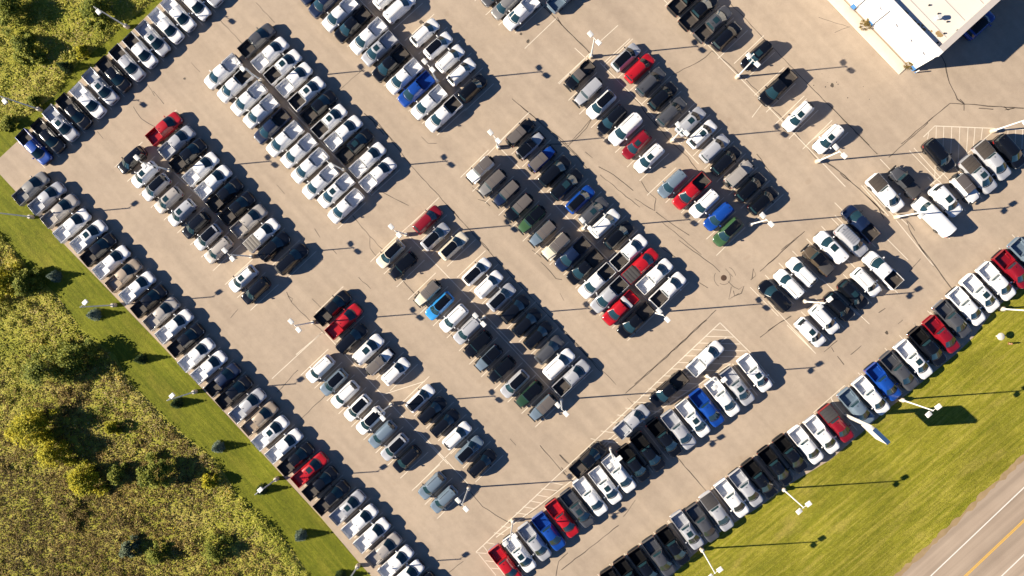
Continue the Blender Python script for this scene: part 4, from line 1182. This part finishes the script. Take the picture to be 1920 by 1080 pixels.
mead2 = PX([(-160, 330), (-60, 278), (-8, 250), (52, 212), (101, 175), (142, 117), (188, 81), (224, 48), (280, 3), (310, -60), (-160, -60)])
def meadow(poly, name, lab, dens, brown_fn=None):  # low sunlit growth with taller clumps standing out of it
    xs = [p[0] for p in poly]; ys = [p[1] for p in poly]; A = (max(xs)-min(xs))*(max(ys)-min(ys)); N = int(A*dens)
    P = np.stack([rng.uniform(min(xs), max(xs), N), rng.uniform(min(ys), max(ys), N)], 1); P = P[inside(P, poly)]
    n1 = vnoise(P[:, 0], P[:, 1], 4.5, 3); n2 = vnoise(P[:, 0], P[:, 1], 1.3, 5); n3 = vnoise(P[:, 0], P[:, 1], 9, 9)
    tall = np.clip((n1*.5+n2*.75+.25*rng.random(len(P))-.93)*2.3, 0, 1)
    ed = np.full(len(P), 99.0)
    for i in range(len(poly)):
        a = np.array(poly[i][:2]); b_ = np.array(poly[(i+1) % len(poly)][:2]); ab = b_-a; t = np.clip(((P-a)@ab)/max(1e-9, ab@ab), 0, 1)
        ed = np.minimum(ed, np.linalg.norm(P-a-t[:, None]*ab, axis=1))
    tall = np.clip(tall+np.clip(1-ed/2.2, 0, 1)*(.35+.6*n1)*rng.random(len(P)), 0, 1.1)
    h = .07+.12*rng.random(len(P))+.95*tall*(.45+.75*n3)
    br = brown_fn(P) if brown_fn else np.zeros(len(P))
    kb = rng.random(len(P)) < br
    pc = G(275, 775); pale = np.clip(1.1-np.hypot(P[:, 0]-pc.x, (P[:, 1]-pc.y)*.7)/15+.9*(vnoise(P[:, 0], P[:, 1], 3.5, 31)-.5), 0, .85)
    pale = np.maximum(pale, .5*np.clip(1-np.abs(ed-3.2)/2.5, 0, 1)); kp = (rng.random(len(P)) < pale) & ~kb; h = np.where(kp, h*.62, h)
    out = []
    for sel, mm, nm in ((~kb & ~kp, M_MEADOW, name), (kp, M_PALE, "straw_"+name), (kb, M_BROWN, name.replace("meadow", "brown_meadow") if "meadow" in name else "brown_"+name)):
        Q = P[sel]; hh = h[sel]; 
        if len(Q) < 10: continue
        rep = np.repeat(np.arange(len(Q)), np.where(hh < .24, 9 if nm.startswith('brown') else 5, 19)); R = rng.random(len(rep)); ang = rng.random(len(rep))*2*math.pi; rad = .42*np.sqrt(rng.random(len(rep)))
        zz = .03+hh[rep]*(R**.8)
        C = np.stack([Q[rep, 0]+rad*np.cos(ang), Q[rep, 1]+rad*np.sin(ang), zz], 1)
        me = leaves_mesh(nm, C, .085+.085*rng.random(len(C)), mm, .3, 1.9, flat=True)
        o = bpy.data.objects.new(nm, me); COL.objects.link(o); tag(o, lab if mm is M_MEADOW else ("pale straw-coloured weeds scattered through the meadow" if mm is M_PALE else "brown seeding weeds over the lower meadow"), "weeds", None, "stuff"); out.append(o)
    return out
def brown(P):
    c = G(120, 1010); d = np.hypot(P[:, 0]-c.x, P[:, 1]-c.y); return np.clip(1.24-d/29+.7*(vnoise(P[:, 0], P[:, 1], 6, 21)-.5), 0, .92)
meadow(mead, "meadow_weeds", "tall mixed weeds covering the meadow below the spruce lawn", 9.0, brown)
meadow(mead2, "upper_meadow_weeds", "tall olive weeds covering the upper corner meadow", 9.0)

def spruce(px, py, hgt, rad, m, lab):
    g = G(px, py); r = empty("spruce_tree", (g.x, g.y, 0)); tag(r, lab, "spruce tree", "young spruces on the lawn")
    t = MB(); t.cyl((0, 0, 0), (0, 0, hgt*.9), .07, .015, 8); t.build("trunk", M_BARK, r)
    N = 2600; z = 1-np.sqrt(rng.random(N)); a = rng.random(N)*2*math.pi; wh = np.floor(z*9)/9+.03*rng.random(N)
    k = (1-wh)*rad*(.35+.65*rng.random(N))*(1+.12*np.sin(a*7+wh*20)); C = np.stack([k*np.cos(a), k*np.sin(a), .12+wh*(hgt-.1)-k*.22], 1)
    U = np.stack([np.cos(a), np.sin(a), np.full(N, -.1)], 1)*1.6
    o = bpy.data.objects.new("crown", leaves_mesh("crown", C, .075, m, .1, 3.2, U)); COL.objects.link(o); o.parent = r
M_BARK = mat("bark", (.10, .07, .05), .9, var=.25, scale=6)
M_SPB = leaf_mat("blue_spruce_needles", [(.25, (.11, .15, .115)), (.55, (.22, .28, .21)), (.8, (.34, .41, .32))], .8, .5)
M_SPG = leaf_mat("green_spruce_needles", [(.25, (.022, .045, .014)), (.55, (.05, .09, .026)), (.8, (.09, .14, .04))], .8, .5)
for px, py, hg, rd, m, lab in [(107, 518, 2.3, 1.1, M_SPB, "blue-grey young spruce on the lawn nearest the lot corner"), (181, 590, 2.4, 1.1, M_SPB, "blue-grey young spruce right below the second lawn lamp post"),
     (268, 673, 2.3, .9, M_SPG, "dark green young spruce midway between two lawn lamp posts"), (335, 755, 2.3, .95, M_SPG, "green young spruce beneath a grey lamp post's arm"), (412, 837, 2.5, 1.05, M_SPB, "blue-grey young spruce behind the white sunroof pickup"),
     (493, 917, 2.3, .95, M_SPG, "green young spruce beneath the lamp behind the red pickup"), (566, 1002, 2.5, 1.05, M_SPB, "blue-grey young spruce behind white pickups near the lawn's lower end"), (640, 1078, 2.3, 1.0, M_SPG, "green young spruce cut by the bottom edge"),
     (128, 128, 2.6, 1.0, M_SPG, "dark green young spruce on the upper lawn strip")]:
    spruce(px, py, hg, rd, m, lab)
def tree(px, py, hgt, rad, m, lab, nleaf=4200, name="deciduous_tree", leaf=.20):
    g = G(px, py); r = empty(name, (g.x, g.y, 0)); tag(r, lab, "tree" if hgt > 2.4 else "bush", "trees and bushes in the meadow")
    t = MB(); t.cyl((0, 0, 0), (0, 0, hgt*.55), .03*hgt, .015*hgt, 8); tips = []
    nb = 7 if hgt > 2.4 else 5
    for i in range(nb):
        a = 2*math.pi*i/nb+random.uniform(-.3, .3); q = Vector((rad*.6*math.cos(a), rad*.6*math.sin(a), hgt*random.uniform(.5, .85)))
        t.cyl((0, 0, hgt*random.uniform(.25, .5)), q, .012*hgt, .004*hgt, 6); tips.append(q)
    t.build("trunk", M_BARK, r)
    cl = [(q.x*random.uniform(.9, 1.6), q.y*random.uniform(.9, 1.6), q.z*random.uniform(.75, 1), rad*random.uniform(.26, .50)) for q in tips]+[(random.uniform(-.3, .3)*rad, random.uniform(-.3, .3)*rad, hgt*.86, rad*.5) for _ in range(3)]+[(random.uniform(-1.3, 1.3)*rad, random.uniform(-1.3, 1.3)*rad, hgt*random.uniform(.12, .4), rad*random.uniform(.22, .38)) for _ in range(9)]
    W_ = np.array([c[3]**2 for c in cl]); pick = rng.choice(len(cl), nleaf, p=W_/W_.sum()); cc = np.array(cl)[pick]
    d = rng.normal(size=(nleaf, 3)); d /= np.linalg.norm(d, axis=1)[:, None]; rr = cc[:, 3]*(.30+.95*rng.random(nleaf))
    C = cc[:, :3]+d*rr[:, None]*np.array([1, 1, .8]); C[:, 2] = np.clip(C[:, 2], .15, None)
    o = bpy.data.objects.new("crown", leaves_mesh("crown", C, leaf, m, .3, 1.7, flat=True)); COL.objects.link(o); o.parent = r
M_TY = leaf_mat("yellow_green_leaves", [(.25, (.18, .19, .009)), (.5, (.38, .355, .016)), (.75, (.54, .45, .02))], .5, .5)
M_TG = leaf_mat("green_leaves", [(.25, (.08, .11, .012)), (.5, (.18, .21, .022)), (.75, (.32, .32, .045))], .5, .5)
M_TB = leaf_mat("grey_green_leaves", [(.25, (.06, .09, .05)), (.5, (.12, .16, .09)), (.75, (.19, .22, .13))], .5, .5)
for px, py, hg, rd, m, lab in [(75, 795, 4.8, 2.9, M_TY, "yellow-green tree in the meadow, upper of the yellow pair"), (112, 838, 3.8, 2.2, M_TY, "yellow-green tree in the meadow, lower of the yellow pair"), (170, 893, 3.4, 2.3, M_TY, "bright yellow bushy tree alone in the lower meadow"),
     (105, 690, 5.2, 3.0, M_TG, "large dark green tree in the meadow opposite the mid-row spruce"), (150, 668, 4.2, 2.4, M_TG, "dark green tree beside the largest meadow tree"), (300, 882, 4.2, 2.0, M_TG, "green tree at the meadow edge opposite a blue spruce"),
     (247, 1022, 1.8, 1.3, M_TB, "grey-green bush in the brown lower meadow"), (18, 530, 3.2, 2.2, M_TY, "yellowish tree at the meadow's upper side by the frame edge"), (60, 530, 2.8, 1.8, M_TG, "green tree between the yellowish tree and the first spruce"),
     (225, 885, 2.3, 1.3, M_TG, "low dark bush between the yellow bushy tree and the edge tree"), (190, 25, 3.0, 1.8, M_TG, "green bush beside the upper meadow lamp head"), (60, 95, 2.6, 2.0, M_TG, "dark olive bush low in the upper corner meadow"),
     (30, 30, 3.2, 2.6, M_TG, "dark olive bush in the far upper corner meadow"), (160, 100, 1.6, .8, M_TY, "light green bush at the upper meadow edge beside the pickups"), (22, 235, 1.5, 1.0, M_TG, "dark bush at the meadow edge above the blue pickup"), (70, 192, 1.3, .8, M_TG, "low bush by the lower lamp of the upper row"),
     (398, 900, 2.2, 1.0, M_TY, "orange-yellow bush at the meadow edge near the lawn"), (300, 1035, 2.0, 1.4, M_TG, "low green bush in the meadow near the bottom edge"), (410, 1030, 2.2, 1.8, M_TG, "broad green bush in the lower meadow by the lawn"), (215, 800, 1.8, .9, M_TY, "small golden bush in the pale central meadow")]:
    tree(px, py, hg*.92, rd*.88, m, lab, 2600 if hg < 2.5 else 4200, "meadow_bush" if hg <= 2.4 else "deciduous_tree", .16 if hg < 2.5 else .20)
for px, py, lab in ((1622, 46, "small dry shrub at the foot of the white building front"), (1706, 124, "small dry shrub at the building's front corner")):
    tree(px, py, .9, .6, M_BROWN, lab, 700, "entrance_shrub", .09)
